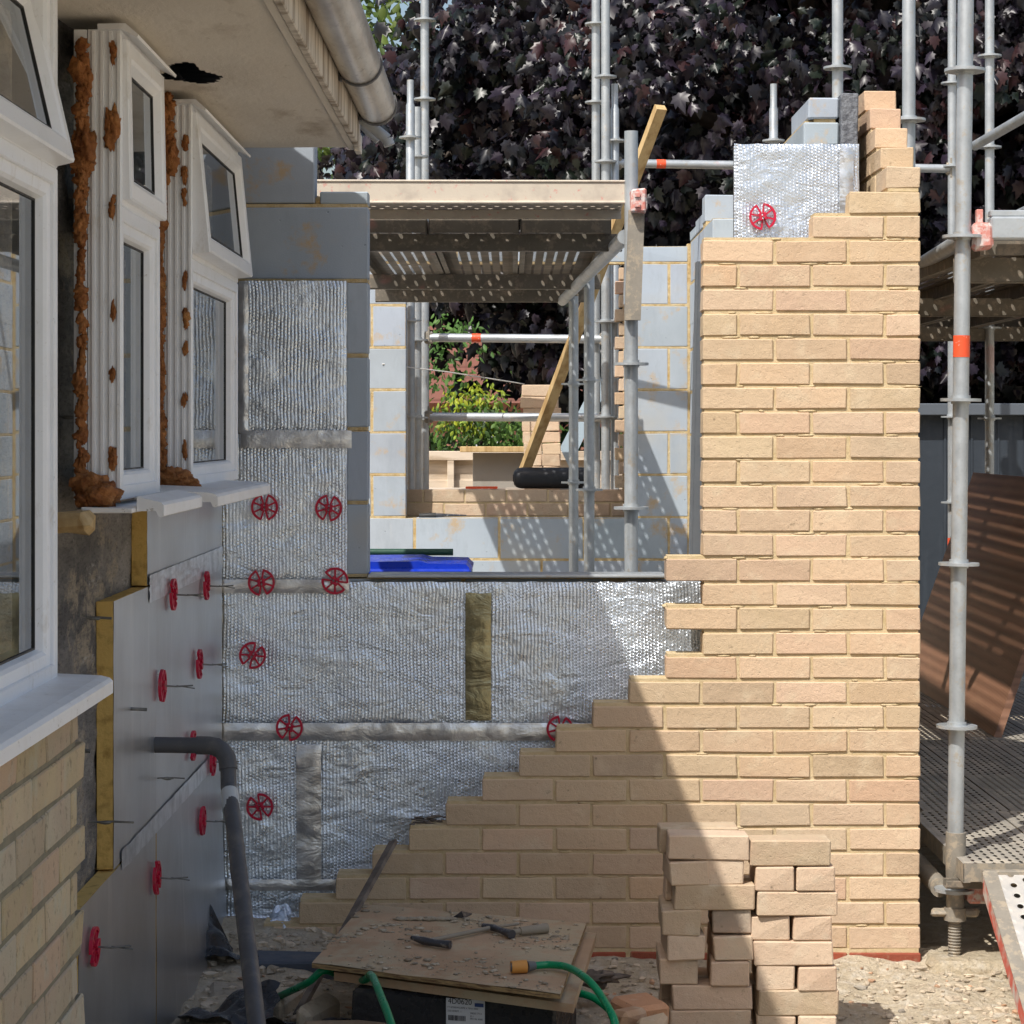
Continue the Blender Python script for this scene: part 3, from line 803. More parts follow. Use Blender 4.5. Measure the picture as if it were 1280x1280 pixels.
b = MB(); b.slab([(-.45, -2.3, 1.0), (-.45, 7.10, 1.0), (-.45-L*nx_, 7.10, 1.0+L*nz_), (-.45-L*nx_, -2.3, 1.0+L*nz_)], (0, 0, -.02)); b.build('roof_deck', M['dark'], eave)
b = MB(); b.box(-1.0, -.50, -2.2, 7.1, ZS+.16, ZS+.17); b.build('dark_sheet', M['dark'], eave)  # near-black sheet added over the soffit hole; its colour stands for shade

gt = thing('gutter', 'stained grey half round gutter along the eaves of the old house', 'gutter', (-.41, 3, .9))
b = MB(); gx, gz, gr = -.404, .975, .058
def half(y0, y1, r, b, th=.003, a0=180, a1=360):
    n = 16
    for rr, fl_ in ((r, False), (r-th, True)):
        i0 = len(b.v)
        for y in (y0, y1):
            for i in range(n+1):
                a = R(a0+(a1-a0)*i/n); b.v.append(Vector((gx+rr*math.cos(a), y, gz+rr*math.sin(a))))
        for i in range(n):
            q = [i0+i, i0+i+1, i0+n+1+i+1, i0+n+1+i]; b.face(q[::-1] if fl_ else q, True)
    for y in (y0, y1):
        for i in range(n):
            a = R(a0+(a1-a0)*i/n); a2 = R(a0+(a1-a0)*(i+1)/n)
            b.quad((gx+r*math.cos(a), y, gz+r*math.sin(a)), (gx+r*math.cos(a2), y, gz+r*math.sin(a2)), (gx+(r-th)*math.cos(a2), y, gz+(r-th)*math.sin(a2)), (gx+(r-th)*math.cos(a), y, gz+(r-th)*math.sin(a)))
half(-2.3, 6.95, gr, b, .003, 165, 385)
b.build('channel', M['gutter'], gt)
for y, w in ((6.15, .022), (6.93, .03), (3.9, .03)):
    q = MB(); half(y, y+w, gr+.005, q, .0075, 165, 385); q.box(-.457, -.448, y, y+w, gz-.05, gz+.03, .002); q.build('bracket', M['pipe_grey'], gt)
q = MB(); n = 16; q.slab([(gx+(gr-.003)*math.cos(R(165+220*i/n)), 6.962, gz+(gr-.003)*math.sin(R(165+220*i/n))) for i in range(n+1)], (0, -.004, 0)); q.build('stop_end', M['gutter'], gt)
q = MB(); q.tube([at(440, 138, 7.0), at(484, 174, 7.0)], .017, 16); q.tube([at(484, 174, 7.0), at(487, 182, 7.0)], .017, 16)
tag(q.build('overflow_pipe', M['pvc_light']), 'pale grey overflow pipe poking out past the fascia end, upper of two', 'pipe')
q = MB(); q.tube([at(448, 152, 7.08), at(473, 176, 7.08)], .013, 14)
tag(q.build('overflow_pipe', M['pvc_light']), 'short thin grey pipe end below the upper overflow pipe', 'pipe')

# windows --------------------------------------------------------------------
def ring(b, y0, y1, z0, z1, prof, xf_, tr=None):
    """sweep profile [(inset, depth out)] round a rectangle in the YZ plane"""
    i0 = len(b.v); n = len(prof)
    for (cy, cz) in ((0, 0), (1, 0), (1, 1), (0, 1)):
        for ins, w in prof:
            y = y0+ins if cy == 0 else y1-ins; z = z0+ins if cz == 0 else z1-ins
            p = Vector((xf_+w, y, z)); b.v.append(tr(p) if tr else p)
    for c in range(4):
        c2 = (c+1) % 4
        for k in range(n):
            k2 = (k+1) % n; b.face([i0+c*n+k, i0+c2*n+k, i0+c2*n+k2, i0+c*n+k2])
FP = [(0, -.07), (0, -.003), (.003, 0), (.028, 0), (.030, -.002), (.030, -.008), (.05, -.010), (.056, -.016), (.06, -.03), (.06, -.07)]
CP = [(0, -.045), (0, -.004), (.004, 0), (.034, 0), (.042, -.004), (.056, -.022), (.058, -.045)]
def pane(y0, y1, z0, z1, x, parent, tr=None):
    b = MB(); P = [Vector((x, y0, z0)), Vector((x, y1, z0)), Vector((x, y1, z1)), Vector((x, y0, z1))]
    if tr: P = [tr(p) for p in P]
    b.quad(*P); b.build('pane', M['glass'], parent)
    g = MB(); ring(g, y0-.001, y1+.001, z0-.001, z1+.001, [(0, -.004), (0, .003), (.004, .003), (.004, -.004)], x, tr); g.build('gasket', M['gasket'], parent)
def window(label, y0, y1, z0, zt, z1, tilt, ribs=True, ex=0.0, slide=0.0):
    t = thing('window', label, 'window', (XW, (y0+y1)/2, z0), 'white plastic windows of the old house')
    b = MB(); ring(b, y0, y1, z0, zt+.02, FP, XW+ex); ring(b, y0, y1, zt-.0+.0205, z1, FP, XW+ex)
    if ribs:
        for xx in (-.005, -.022, -.040, -.058): b.box(XW+ex+xx-.004, XW+ex+xx+.004, y0-.006, y0+.002, z0+.004, z1-.004, .001)
    b.box(XW-.10, XW-.072, y0, y0+.03, z0, z1, .001)
    b.build('frame', M['upvc'], t)
    pane(y0+.06, y1-.06, z0+.06, zt-.04, XW+ex-.032, t)
    # top hung casement, tilted out about its head
    piv = Vector((XW+ex+.0, 0, z1-.02)); rot = Matrix.Rotation(-R(tilt), 3, 'Y')
    tr = lambda p: rot @ (p-piv)+piv+Vector((-slide, 0, -slide*.3))
    c = MB(); ring(c, y0+.016, y1-.016, zt+.035, z1-.018, CP, XW+ex+.012, tr)
    cs = c.build('casement', M['upvc'], t)
    pane(y0+.016+.057, y1-.016-.057, zt+.035+.057, z1-.018-.057, XW+ex-.010, t, tr)
    h = MB(); h.slab([(XW+ex-.05, y0, z1), (XW+ex+.0, y0-.01, z1), (XW+ex+.035, y0-.01, z1-.018), (XW+ex+.037, y0-.01, z1-.012), (XW+ex+.01, y0-.01, z1+.012), (XW+ex-.05, y0, z1+.012)], (0, y1-y0+.02, 0)); h.build('drip_trim', M['upvc'], t)
    return t
w1 = window('nearest and tallest white window, its top light hanging open, reflecting pale blocks', 2.55, 4.215, -.447, .455, .845, 13, False, 0.0, .052)
w2 = window('narrow middle white window edged with orange foam, its top light closed', 4.90, 5.44, -.143, .455, .845, 1.2)
w3 = window('farthest white window, its top light tilted ajar, next to the foil boards', 5.98, 6.99, -.143, .425, .840, 5.5)
q = MB()
for i in range(40):
    pass
q.grid(lambda u, v: (XW-.13+.012*math.sin(u*60)+.004*math.sin(u*143), 2.7+1.2*u, -.35+1.15*v), 160, 4)
tag(q.build('curtain', M['curtain']), 'pale pleated curtain behind the nearest window', 'curtain')
q = MB(); q.grid(lambda u, v: (XW-.115+.006*math.sin(u*40), 5.12+.26*u, -.1+.9*v), 60, 4)
tag(q.build('curtain', M['curtain']), 'pale curtain edge behind the narrow middle window', 'curtain')
# foam beads, children of the windows they cling to
def foam_run(parent, y, x0, x1, z0, z1, r0, r1, step=.014, seed=1, fill=1.0):
    b = MB(); z = z0; i = 0
    while z < z1:
        i += 1
        if random.random() < fill:
            r = random.uniform(r0, r1)*(1+.5*noise.noise(Vector((z*8, seed, 0))))
            b.blob((random.uniform(x0, x1), y-random.uniform(0, .012), z), r, seed+i*.77, .75, (random.uniform(.6, 1.1), .8, random.uniform(.8, 1.6)), 10, 2.0)
        z += step*random.uniform(.6, 1.5)
    b.build('foam', M['foam'], parent)
foam_run(w2, 4.89, -.906, -.896, -.14, .82, .007, .013, .007, 3, .8)
foam_run(w2, 4.89, -.905, -.885, .55, .77, .010, .019, .010, 5)
foam_run(w3, 5.975, -.895, -.872, .66, .86, .010, .024, .009, 9)
foam_run(w3, 5.975, -.902, -.896, -.14, .70, .009, .014, .008, 8)
def foam_spots(parent, y, x, zs, seed):
    for i, (z, h, w) in enumerate(zs):
        b = MB()
        for q_ in range(5):
            b.blob((x+random.uniform(-.004, .004)*w, y+.002, z+random.uniform(-h, h)*.6), .0085*w*random.uniform(.7, 1.1), seed+i+q_*1.3, .75, (random.uniform(.6, 1), .6, random.uniform(1.2, 2.4)), 10, 2)
        b.build('foam_patch', M['foam'], parent)
foam_spots(w2, 4.893, -.838, [(.83-.03, .03, 1), (.64, .04, 1.9), (.475, .02, .9), (.25, .02, .9), (.118, .01, .8), (-.06, .02, 1), ], 30)
foam_spots(w3, 5.972, -.838, [(.665, .02, 1.2), (.60, .03, .8), (.385, .03, .8), (.29, .02, 1.1), (.218, .02, 1.1), (.085, .02, .8), (-.045, .02, .8), (.73, .03, 1.0)], 60)
b = MB()
for i in range(8): b.blob((-.885+random.uniform(-.03, .045), 4.86+random.uniform(-.03, .02), -.125+random.uniform(-.018, .02)), random.uniform(.016, .028), i*2.2, .6, (1.2, 1, .8), 14, 1.8)
b.build('foam_lump', M['foam'], w2)
b = MB()
for i in range(8): b.blob((-.875+.065*i/7, 5.94, -.112-.03*i/7+random.uniform(-.008, .008)), .030-.0018*i, i*3.2, .6, (1.2, 1, .7), 14, 1.8)
b.build('foam_lump', M['foam'], w3)
# sills
def sill(label, y0, y1, zt, xo, xi=-.93, th=.022, seed=0, cat='window sill'):
    b = MB(); prof = [(xi, zt+.012), (xo-.022, zt+.004), (xo-.006, zt), (xo, zt-.006), (xo, zt-th-.006), (xo-.006, zt-th-.009), (xo-.012, zt-th-.006), (xo-.016, zt-th+.004), (xi, zt-th+.004)]
    b.slab([(p[0], y0, p[1]) for p in prof], (0, y1-y0, 0))
    return tag(b.build('window_sill', M['sill']), label, cat, 'white window sills')
sill('long white sill under the nearest window above the old brickwork', 2.4, 4.26, -.448, -.728)
sill('broken white sill piece under the narrow middle window, nearer of the far two', 4.84, 5.44, -.146, -.722, -.778, seed=1)
b = MB(); b.box(-.885, -.780, 4.80, 5.46, -.166, -.155, .002, jit=.003); tag(b.build('sill_fixing', M['sill']), 'thin dirty strip of sill left behind the broken sill piece', 'sill strip')
sill('white sill piece under the farthest window, overhanging the foil', 5.47, 6.66, -.146, -.690, -.885)
b = MB(); b.box(-.95, -.86, 4.72, 4.80, -.205, -.165, .012, jit=.008); tag(b.build('wood_offcut', M['timber']), 'broken wood offcut jammed under the broken sill end', 'wood offcut')

# dull foil boards on the side wall
def side_board(label, y0, y1, z0, z1, bulge=0, xo=0.0):
    t = thing('insulation_board', label, 'insulation board', (XJ-.02, (y0+y1)/2, z0), 'smooth boards on the side wall')
    b = MB(); b.box(XJ-.040+xo, XJ-.002+xo, y0, y1, z0, z1, .001, jit=.001); b.build('foam_core', M['pir'], t)
    q = MB(); q.grid(lambda u, v: (XJ+xo-.0005+bulge*(1-v)**2*(math.sin(u*math.pi)*.5+.5*u)+.0012*noise.noise(Vector((u*6, v*6, y0))), y0+(y1-y0)*u+.0, z0+(z1-z0)*v), 40, 40)
    q.build('facing', M['board'], t); return t
side_board('upper side board directly beneath the far sills, creased tape along its foot', 5.86, 7.37, -.385, -.18)
side_board('large middle side board with a thick yellow foam edge facing us', 5.36, 5.998, -1.005, -.389, 0, .001)
side_board('wide side board between the middle side board and the foil corner', 6.0, 7.37, -1.0, -.389)
side_board('lowest near side board with its yellow top edge showing', 4.92, 5.985, -1.62, -1.009, 0, .002)
side_board('lowest far side board bulging away from the wall at its foot', 6.0, 7.34, -1.60, -1.004, .045, .002)
q = MB(); q.box(XI-.0, XJ+.010, 5.30, 5.36, -1.62, -1.3)
tag(q.build('wood_batten', M['dark']), 'dark gap filler behind the lowest side boards', 'batten') if False else None
def side_clip(px, py, lab, wire=.16):
    d = -(XJ+.006)*F/(640-px); return clip(lab, Vector((XJ+.004, d, (540-py)*d/F)), 0, 'side', .06), d
sc = [(211, 743, 'red clip seen edge-on at the top of the wide side board, nearer one'), (253, 732, 'red clip seen edge-on on the wide side board, nearest the foil corner'),
      (197, 857, 'red clip seen edge-on with grey tie above the pipe elbow'), (244, 830, 'red clip seen edge-on halfway down the wide side board'),
      (236, 932, 'red clip seen edge-on just behind the horizontal grey pipe'), (261, 952, 'red clip seen edge-on under the pipe elbow by the corner'),
      (248, 1026, 'red clip seen edge-on left of the white pipe collar'), (190, 1097, 'red clip seen edge-on at the joint of the two lowest side boards'), (111, 1183, 'lowest and nearest red clip seen edge-on, by the old brickwork')]
for px, py, lab in sc:
    d = -(XJ)*F/(640-px)*1.0; p = Vector((XJ+.006, d, (540-py)*d/F))
    t = thing('insulation_clip', lab, 'insulation clip', p, 'red clips on the side boards')
    o = bpy.data.objects.new('disc', CLIP); C.objects.link(o); o.parent = t; o.rotation_euler = (0, random.uniform(0, 3), 0); o.location = (0, 0, 0)
    o.rotation_euler = (Matrix.Rotation(R(88), 3, 'Z') @ Matrix.Rotation(random.uniform(0, 3), 3, 'Y')).to_euler()
    b = MB(); L_ = .085
    b.tube([p, p+Vector((L_*.5, -.004, -.002)), p+Vector((L_, .004, .0))], .0022, 8); b.tube([p+Vector((L_*.5, 0, 0)), p+Vector((L_*1.05, .006, -.008))], .0016, 6)
    b.build('tie_wire', M['wire'], t)
def tie(lab, px, py, ln=.09, d=None, x=XI, w=.003, drop=0):
    d = d or -x*F/(640-px); p = Vector((x-.02, d, (540-py)*d/F)); b = MB()
    b.tube([p, p+Vector((.02+ln*.5, 0, drop*.5+.002)), p+Vector((.02+ln, 0, drop))], w, 8)
    b.blob(p+Vector((.02+ln*.35, 0, drop*.3)), .009, ln*99, .3, (1.8, .5, .5), 5)
    tag(b.build('wall_tie', M['wire']), lab, 'wall tie', 'bare wall ties')
tie('bare wall tie sticking out of dark blocks beside the upper foam', 78, 520, .04, w=.002, drop=-.01); tie('bare wall tie low beside the nearest window frame', 78, 658, .04, w=.0025)
tie('wall tie poking past the top of the yellow board edge', 106, 773, .06); tie('dirty wall tie crossing the yellow board edge at mid height', 142, 887, .08, w=.004)
tie('short wall tie between old bricks and yellow board edge', 108, 939, .03, w=.004, d=4.6, x=-.86); tie('long thin wall tie crossing the lower yellow board edge', 112, 1028, .10, w=.0025)
tie('pale tie wire on the middle side board below the pipe stub', 197, 973, .07, x=XJ, w=.0018)
q = MB(); d0, d1 = 5.2, 7.2
q.grid(lambda u, v: (XJ+.004, 5.45+1.7*u, -1.003+(-.024+.048*v)+.004*noise.noise(Vector((u*20, v, 0)))), 80, 4)
tag(q.build('tape_strip', M['tape']), 'silver tape running diagonally across the side boards', 'tape strip')
q = MB(); q.grid(lambda u, v: (XJ+.004+.003*noise.noise(Vector((u*30, v*9, 0))), 5.87+1.48*u, -.43+.07*v), 90, 10)
tag(q.build('tape_strip', M['tape']), 'creased silver tape along the seam under the far sills', 'tape strip')

# drain pipe
dp = thing('drain_pipe', 'dark grey waste pipe leaving the side boards and dropping to the ground through an elbow', 'pipe', (-.7, 5.8, -1.6))
b = MB(); p0 = at(196, 931, 5.98); p1 = at(262, 932, 5.96); e = at(284, 948, 5.94); p2 = at(286, 985, 5.90); p3 = at(322, 1290, 5.10); p3b = p3+(p3-p2).normalized()*.32
pts = [p0+Vector((-.05, 0, 0)), p0, p1, at(270, 933.5, 5.955), at(278, 938.5, 5.95), e, at(285.5, 962, 5.93), p2]
b.tube(pts, .0205, 20); b.tube([p2, at(292, 1030, 5.78), at(307, 1160, 5.44), p3, p3b], .0205, 20); b.build('pipe', M['pipe_grey'], dp)
b = MB(); b.tube([at(287, 990, 5.885), at(289, 1013, 5.83)], .0222, 20); b.build('collar', M['pvc_white'], dp)
b = MB(); b.tube([at(246, 931.5, 5.965), p1, at(270, 933.5, 5.955), at(278, 938.5, 5.95), e, at(285.5, 962, 5.93)], .0235, 20); b.build('elbow', M['pipe_grey'], dp)

# ------------------------------------------------------------------ scaffolding
def standard(label, x, y, z0, z1, collars, lean=(0, 0), r=.0242, spigot=False, group='upright scaffold tubes', m='galv', tapes=(), cr=.062):
    t = thing('scaffold_standard', label, 'scaffold tube', (x, y, z0), group)
    f = lambda z: Vector((x+lean[0]*(z-z0), y+lean[1]*(z-z0), z))
    b = MB()
    if spigot: b.tube([f(z0), f(z1-.14), f(z1-.125), f(z1)], r, 18, True, [r, r, r*.78, r*.78])
    else: b.tube([f(z0), f(z1)], r, 18)
    b.build('tube', M[m], t)
    for z in collars:
        c = MB(); c.tube([f(z-.0045), f(z+.0045)], cr, 24); c.tube([f(z-.012), f(z+.014)], r+.005, 18); c.build('collar', M['galv'], t)
    for z, h in tapes:
        c = MB(); c.tube([f(z-h/2), f(z+h/2)], r+.0012, 18, False); c.build('tape_band', M['red_tape'], t)
    return t
def zz(py, d): return (540-py)*d/F
# front right standard with its jack
d = 7.12; xb = (1193-640)*d/F; lean = ((1208-1194)*d/F)/(1190*d/F)
t = standard('thick upright scaffold tube nearest us, right of the brick pier, with orange tape', xb, d, zz(1140, d), 1.7, [zz(p, d) for p in (88, 296, 500, 705, 908, 1112)], (.0125, 0), .0245, tapes=[(zz(433, d), .066)])
f = lambda py: Vector((xb+.0125*(zz(py, d)-zz(1190, d)), d, zz(py, d)))
b = MB(); b.tube([f(1140), f(1100), f(1098), f(1075), f(1040)], .03, 18, True, [.027, .027, .029, .031, .031]); b.build('base_collar', M['galv_deck'], t)
b = MB(); pts = []; rad = []
for i in range(60):
    py = 1196-56*i/59; pts.append(f(py)); rad.append(.017 if i % 4 < 2 else .0205)
b.tube(pts, .018, 16, True, rad); b.build('screw_jack', M['galv_deck'], t)
b = MB(); b.box(xb-.075, xb+.075, d-.018, d+.018, zz(1146, d), zz(1137, d), .006, jit=.006); b.tube([f(1150), f(1134)], .034, 16); b.build('jack_nut', M['galv_deck'], t)
b = MB(); b.box(xb-.09, xb+.20, d-.10, d+.12, -1.68, zz(1196, d), .02, jit=.02)
tag(b.build('concrete_pad', M['ground']), 'dusty concrete pad under the screw jack of the nearest scaffold tube', 'pad')
# coupler on it
cp = MB(); cp.box(1.40, 1.462, d-.035, d+.03, zz(313, d), zz(279, d), .012, jit=.003); cp.box(1.415, 1.435, d-.012, d+.012, zz(281, d), zz(262, d), .002)
tag(cp.build('coupler', M['coupler']), 'pink red wedge coupler at the head of the nearest scaffold tube', 'coupler', 'pink scaffold couplers')
cp = MB(); cp.box(1.385, 1.45, d-.03, d+.03, zz(1128, d), zz(1098, d), .008); cp.box(1.395, 1.415, d-.012, d+.012, zz(1098, d), zz(1072, d), .002)
tag(cp.build('coupler', M['coupler']), 'pink red wedge coupler at the foot of the nearest scaffold tube', 'coupler', 'pink scaffold couplers')
S = standard
def X(px, d): return (px-640)*d/F
S('upright scaffold tube behind the right edge of the brick pier top', X(1136, 8.6), 8.6, -1.65, 2.2, [zz(150, 8.6)], (-.0, 0))
S('upright scaffold tube rising behind the grey blocks at the wall head', X(1047, 10.2), 10.2, -1.5, 2.4, [zz(85, 10.2)])
S('short spigot tube standing left of the raised foil board', X(967, 12.9), 12.9, -1.65, zz(105, 12.9), [zz(176, 12.9)], spigot=True)
S('slim far scaffold tube just left of the nearest one, red tag below', X(1190, 13.2), 13.2, -1.65, 2.8, [zz(p, 13.2) for p in (104, 208, 323, 521, 628)], tapes=[(zz(680, 13.2), .07)])
S('slim far scaffold tube near the right border', X(1237, 12.2), 12.2, -1.65, 2.8, [zz(p, 12.2) for p in (70, 184, 302, 410, 523)])
for px, lab, top, cs, sp in ((513, 'left short scaffold tube of the left trio outside the rear wall', 100, (172, 401, 520), True), (521.5, 'shortest scaffold tube of the left trio outside the rear wall', 134, (196, 425, 522), False), (531, 'tall scaffold tube of the left trio outside the rear wall', -60, (25, 124, 524), False)):
    dd = 12.85 if px < 518 else (13.1 if px < 525 else 13.3)
    S(lab, X(px, dd), dd, -1.65, zz(top, dd), [zz(p, dd) for p in cs], spigot=sp)
for px, lab, top, cs, sp, dd in ((745, 'tall scaffold tube left in the rear trio above the deck', -60, (30, 128, 300, 520), False, 13.1), (757, 'tall scaffold tube in the middle of the rear trio above the deck', -60, (96, 202, 402, 521), False, 12.9), (768.5, 'short scaffold tube with narrowed top, right in the rear trio', 105, (176, 401, 523), True, 12.95)):
    S(lab, X(px, dd), dd, -1.65, zz(top, dd), [zz(p, dd) for p in cs], spigot=sp)
FZ = -1.45
S('upright scaffold tube at the near right corner of the indoor tower', X(789, 8.3), 8.3, FZ, zz(164, 8.3), [zz(p, 8.3) for p in (455, 635)])
S('dappled scaffold tube inside the room, right of the inner pair', X(736.5, 10.7), 10.7, FZ, .72, [zz(p, 10.7) for p in (475, 612)])
S('dappled scaffold tube inside the room, left of the inner pair', X(717, 11.7), 11.7, FZ, .68, [zz(p, 11.7) for p in (480, 603)])
S('hidden scaffold tube at the near left corner of the indoor tower', -.78, 8.35, FZ, .86, [.3, -.2])
# painted rags of tape on the lower tubes
def ledger(label, a, b_, r=.0242, tape=None, ends=True, group='scaffold rails'):
    a, b_ = Vector(a), Vector(b_); t = thing('scaffold_rail', label, 'scaffold rail', ((a.x+b_.x)/2, (a.y+b_.y)/2, min(a.z, b_.z)), group)
    q = MB(); q.tube([a, b_], r, 18); q.build('tube', M['galv'], t)
    if ends:
        for p, s_ in ((a, 1), (b_, -1)):
            u = (b_-a).normalized()*s_
            q = MB(); q.box(p.x-.025, p.x+.025, p.y-.02, p.y+.02, p.z-.035, p.z+.035, .008); q.box(p.x-.006, p.x+.006, p.y-.026, p.y-.014, p.z-.05, p.z+.06, .002); q.build('wedge_head', M['galv_deck'], t)
    if tape is not None:
        u = (b_-a).normalized(); c = a+(b_-a)*tape; q = MB(); q.tube([c-u*.026, c+u*.026], r+.0012, 18, False); q.build('tape_band', M['red_tape'], t)
    return t
ledger('upper horizontal rail beyond the rear window with orange tape', at(536, 422, 13.15), at(755, 424, 13.05), tape=.274)
ledger('lower horizontal rail beyond the rear window', at(536, 521, 13.15), at(755, 522, 13.05))
ledger('high horizontal guard rail with orange tape running behind the foil board', at(772, 204, 13.0), at(1188, 211, 13.2), tape=.128)
ledger('sloping brace tube at the right border', at(1219, 182, 11.5), at(1300, 135, 10.2), ends=False)
ledger('second sloping brace tube above the right deck', at(1238, 285, 12.2), at(1300, 255, 11.0), ends=False)
ledger('sloping side rail under the right edge of the indoor deck', at(781, 296, 8.35), at(703, 376, 12.0), .026, ends=False)
ledger('side rail under the left edge of the right deck', (1.40, 7.2, .60), (1.52, 9.3, .60), .026, ends=False)

def deck(name, label, x0, n, w, y0, y1, z, trans, pm='perf', th=.055, tm='galv_deck', group=None):
    t = thing(name, label, 'scaffold deck', (x0+n*w/2, (y0+y1)/2, z-.1), group)
    for i in range(n):
        a = x0+i*w; ox = a+w/2
        p = MB(); p.quad((a+.004, y0, z), (a+w-.004, y0, z), (a+w-.004, y1, z), (a+.004, y1, z))
        o = p.build('plank', M[pm], t)
        # give the sheet its own origin on the plank's centre line so the slots line up with it
        c = Vector((ox-w/2, y0, z))-Vector(t['_o'])
        for v in o.data.vertices: v.co -= c
        o.location = c
        q = MB()
        for xx in (a+.004, a+w-.004):
            s_ = 1 if xx < ox else -1
            q.box(xx, xx+s_*.003, y0, y1, z-th, z-.001); q.box(xx, xx+s_*.022, y0, y1, z-th-.003, z-th)
        for k in range(1, 4):
            pass
        q.box(a+.005, a+w-.005, y0, y0+.004, z-th, z-.001); q.box(a+.005, a+w-.005, y1-.004, y1, z-th, z-.001)
        q.build('plank_edge', M['transom' if pm == 'perf' else tm], t)
    for (ty, tz0, tz1) in trans:
        q = MB(); q.box(x0-.04, x0+n*w+.04, ty-.003, ty+.003, tz0, tz1, .001); q.box(x0-.04, x0+n*w+.04, ty+.045, ty+.05, tz0, tz1, .001); q.box(x0-.04, x0+n*w+.04, ty, ty+.048, tz0-.004, tz0, .001)
        q.build('transom', M['transom'], t)
    return t
dk = deck('scaffold_deck', 'perforated steel deck of the indoor tower spanning the room above the opening', -.66, 3, .345, 8.72, 12.05, .80, [(8.78, .685, .745), (10.95, .675, .74), (11.95, .67, .74)])
# infill plank across the front, its pressed face towards us
q = MB(); yf_ = 8.30; zt_, zb_ = .897, .812
q.box(-.98, .405, yf_, yf_+.004, zb_+.006, zt_-.004, .001); q.tube([(-.98, yf_-.001, zt_-.003), (.405, yf_-.001, zt_-.006)], .0045, 8); q.tube([(-.98, yf_-.003, zb_+.004), (.405, yf_-.003, zb_+.004)], .006, 8)
q.box(-.98, .405, yf_+.36, yf_+.364, .79, zt_-.02); q.box(.395, .402, yf_+.004, yf_+.36, zb_+.01, zt_-.02)
tf = thing('scaffold_deck', 'long dusty steel channel plank across the front of the indoor tower', 'scaffold deck', (-.3, 8.45, .81)); q.build('channel', simple('dusty_beige_steel', (.55, .48, .39), .7, .1, [(9, .5, .7, (.42, .36, .3), None), (50, .62, .7, (.55, .3, .25), None)]), tf)
p = MB(); p.quad((-.98, yf_+.004, zb_+.012), (.395, yf_+.004, zb_+.012), (.395, yf_+.36, zb_+.012), (-.98, yf_+.36, zb_+.012)); o = p.build('perforated_top', M['perf_cross'], tf)
c = Vector((-.98, yf_, zb_+.012))-Vector(tf['_o'])
for v in o.data.vertices: v.co -= c
o.location = c
# hanging folded bracket with its red and white head
hb = thing('hanging_bracket', 'folded grey steel arm hanging from a pink head beside the indoor deck', 'bracket', (.45, 8.2, .3))
b = MB(); P = [at(786, 262, 8.24), at(806, 262, 8.24), at(801, 400, 8.24), at(781, 400, 8.24)]; b.slab(P, (0, .04, 0)); b.build('arm', M['galv_deck'], hb)
b = MB(); a = at(789, 266, 8.2); c_ = at(808, 236, 8.2); b.box(a.x, c_.x, 8.19, 8.27, a.z, c_.z, .006, jit=.003); b.box(a.x+.012, a.x+.03, 8.184, 8.192, a.z+.055, a.z+.068); b.box(a.x+.012, a.x+.03, 8.184, 8.192, a.z+.02, a.z+.033); b.build('head', M['coupler'], hb)
# right hand upper deck
deck('scaffold_deck', 'perforated steel upper deck right of the brick pier', 1.44, 6, .32, 7.2, 12.3, .60, [(7.36, .475, .55), (9.6, .48, .55), (12.2, .48, .55)], group='steel decks right of the pier')
q = MB(); q.box(1.455, 3.3, 7.09, 7.15, .585, .655, .006); q.box(1.455, 3.3, 7.10, 7.14, .656, .675, .003); tag(q.build('deck_beam', M['galv']), 'pale steel beam along the front of the right upper deck', 'beam')
# right hand low deck and ramp
deck('scaffold_deck', 'far low perforated steel deck on the ground right of the pier', 1.33, 6, .30, 9.87, 12.4, -1.30, [(9.95, -1.42, -1.36), (12.2, -1.42, -1.36)], 'perf_low', group='steel decks right of the pier')
deck('scaffold_deck', 'middle low perforated steel deck carrying the foot of the brown board', 1.41, 6, .30, 7.97, 9.85, -1.30, [(8.0, -1.42, -1.36), (9.7, -1.42, -1.36)], 'perf_low', group='steel decks right of the pier')
deck('scaffold_deck', 'nearest low perforated steel deck beside the foot of the nearest tube', 1.345, 6, .30, 6.98, 7.95, -1.29, [(7.02, -1.37, -1.35)], 'perf_low', group='steel decks right of the pier')
rp = thing('ramp_plank', 'perforated steel plank with worn red edge sloping down from the low deck', 'ramp', (1.7, 6.6, -1.63), None)
ra, rb_ = Vector((0, 6.93, -1.315)), Vector((0, 6.22, -1.66))
b = MB(); b.quad((1.425, ra.y, ra.z), (1.415, rb_.y, rb_.z), (1.915, rb_.y, rb_.z), (1.925, ra.y, ra.z)); o = b.build('tread', M['perf_ramp'], rp)
c = Vector((1.42, ra.y, ra.z))-Vector(rp['_o'])
for v in o.data.vertices: v.co -= c
o.location = c
b = MB()
for x0, x1 in ((1.398, 1.424), (1.926, 1.95)):
    b.slab([(x0, ra.y, ra.z+.004), (x0, rb_.y, rb_.z+.004), (x1, rb_.y, rb_.z+.004), (x1, ra.y, ra.z+.004)], (0, 0, -.06))
    b.build('side_rail', M['red_paint'], rp)
    b = MB()
b = MB(); b.slab([(1.396, ra.y, ra.z+.009), (1.396, rb_.y, rb_.z+.009), (1.44, rb_.y, rb_.z+.009), (1.44, ra.y, ra.z+.009)], (0, 0, -.004)); b.box(1.40, 1.95, ra.y, ra.y+.03, ra.z-.03, ra.z+.012, .003); b.build('rim', M['galv_deck'], rp)
b = MB(); b.tube([(1.315, 7.17, -1.40), (1.33, 9.9, -1.40)], .03, 16); tag(b.build('scaffold_rail', M['galv_deck']), 'dusty tube lying low beside the foot of the pier', 'scaffold rail')
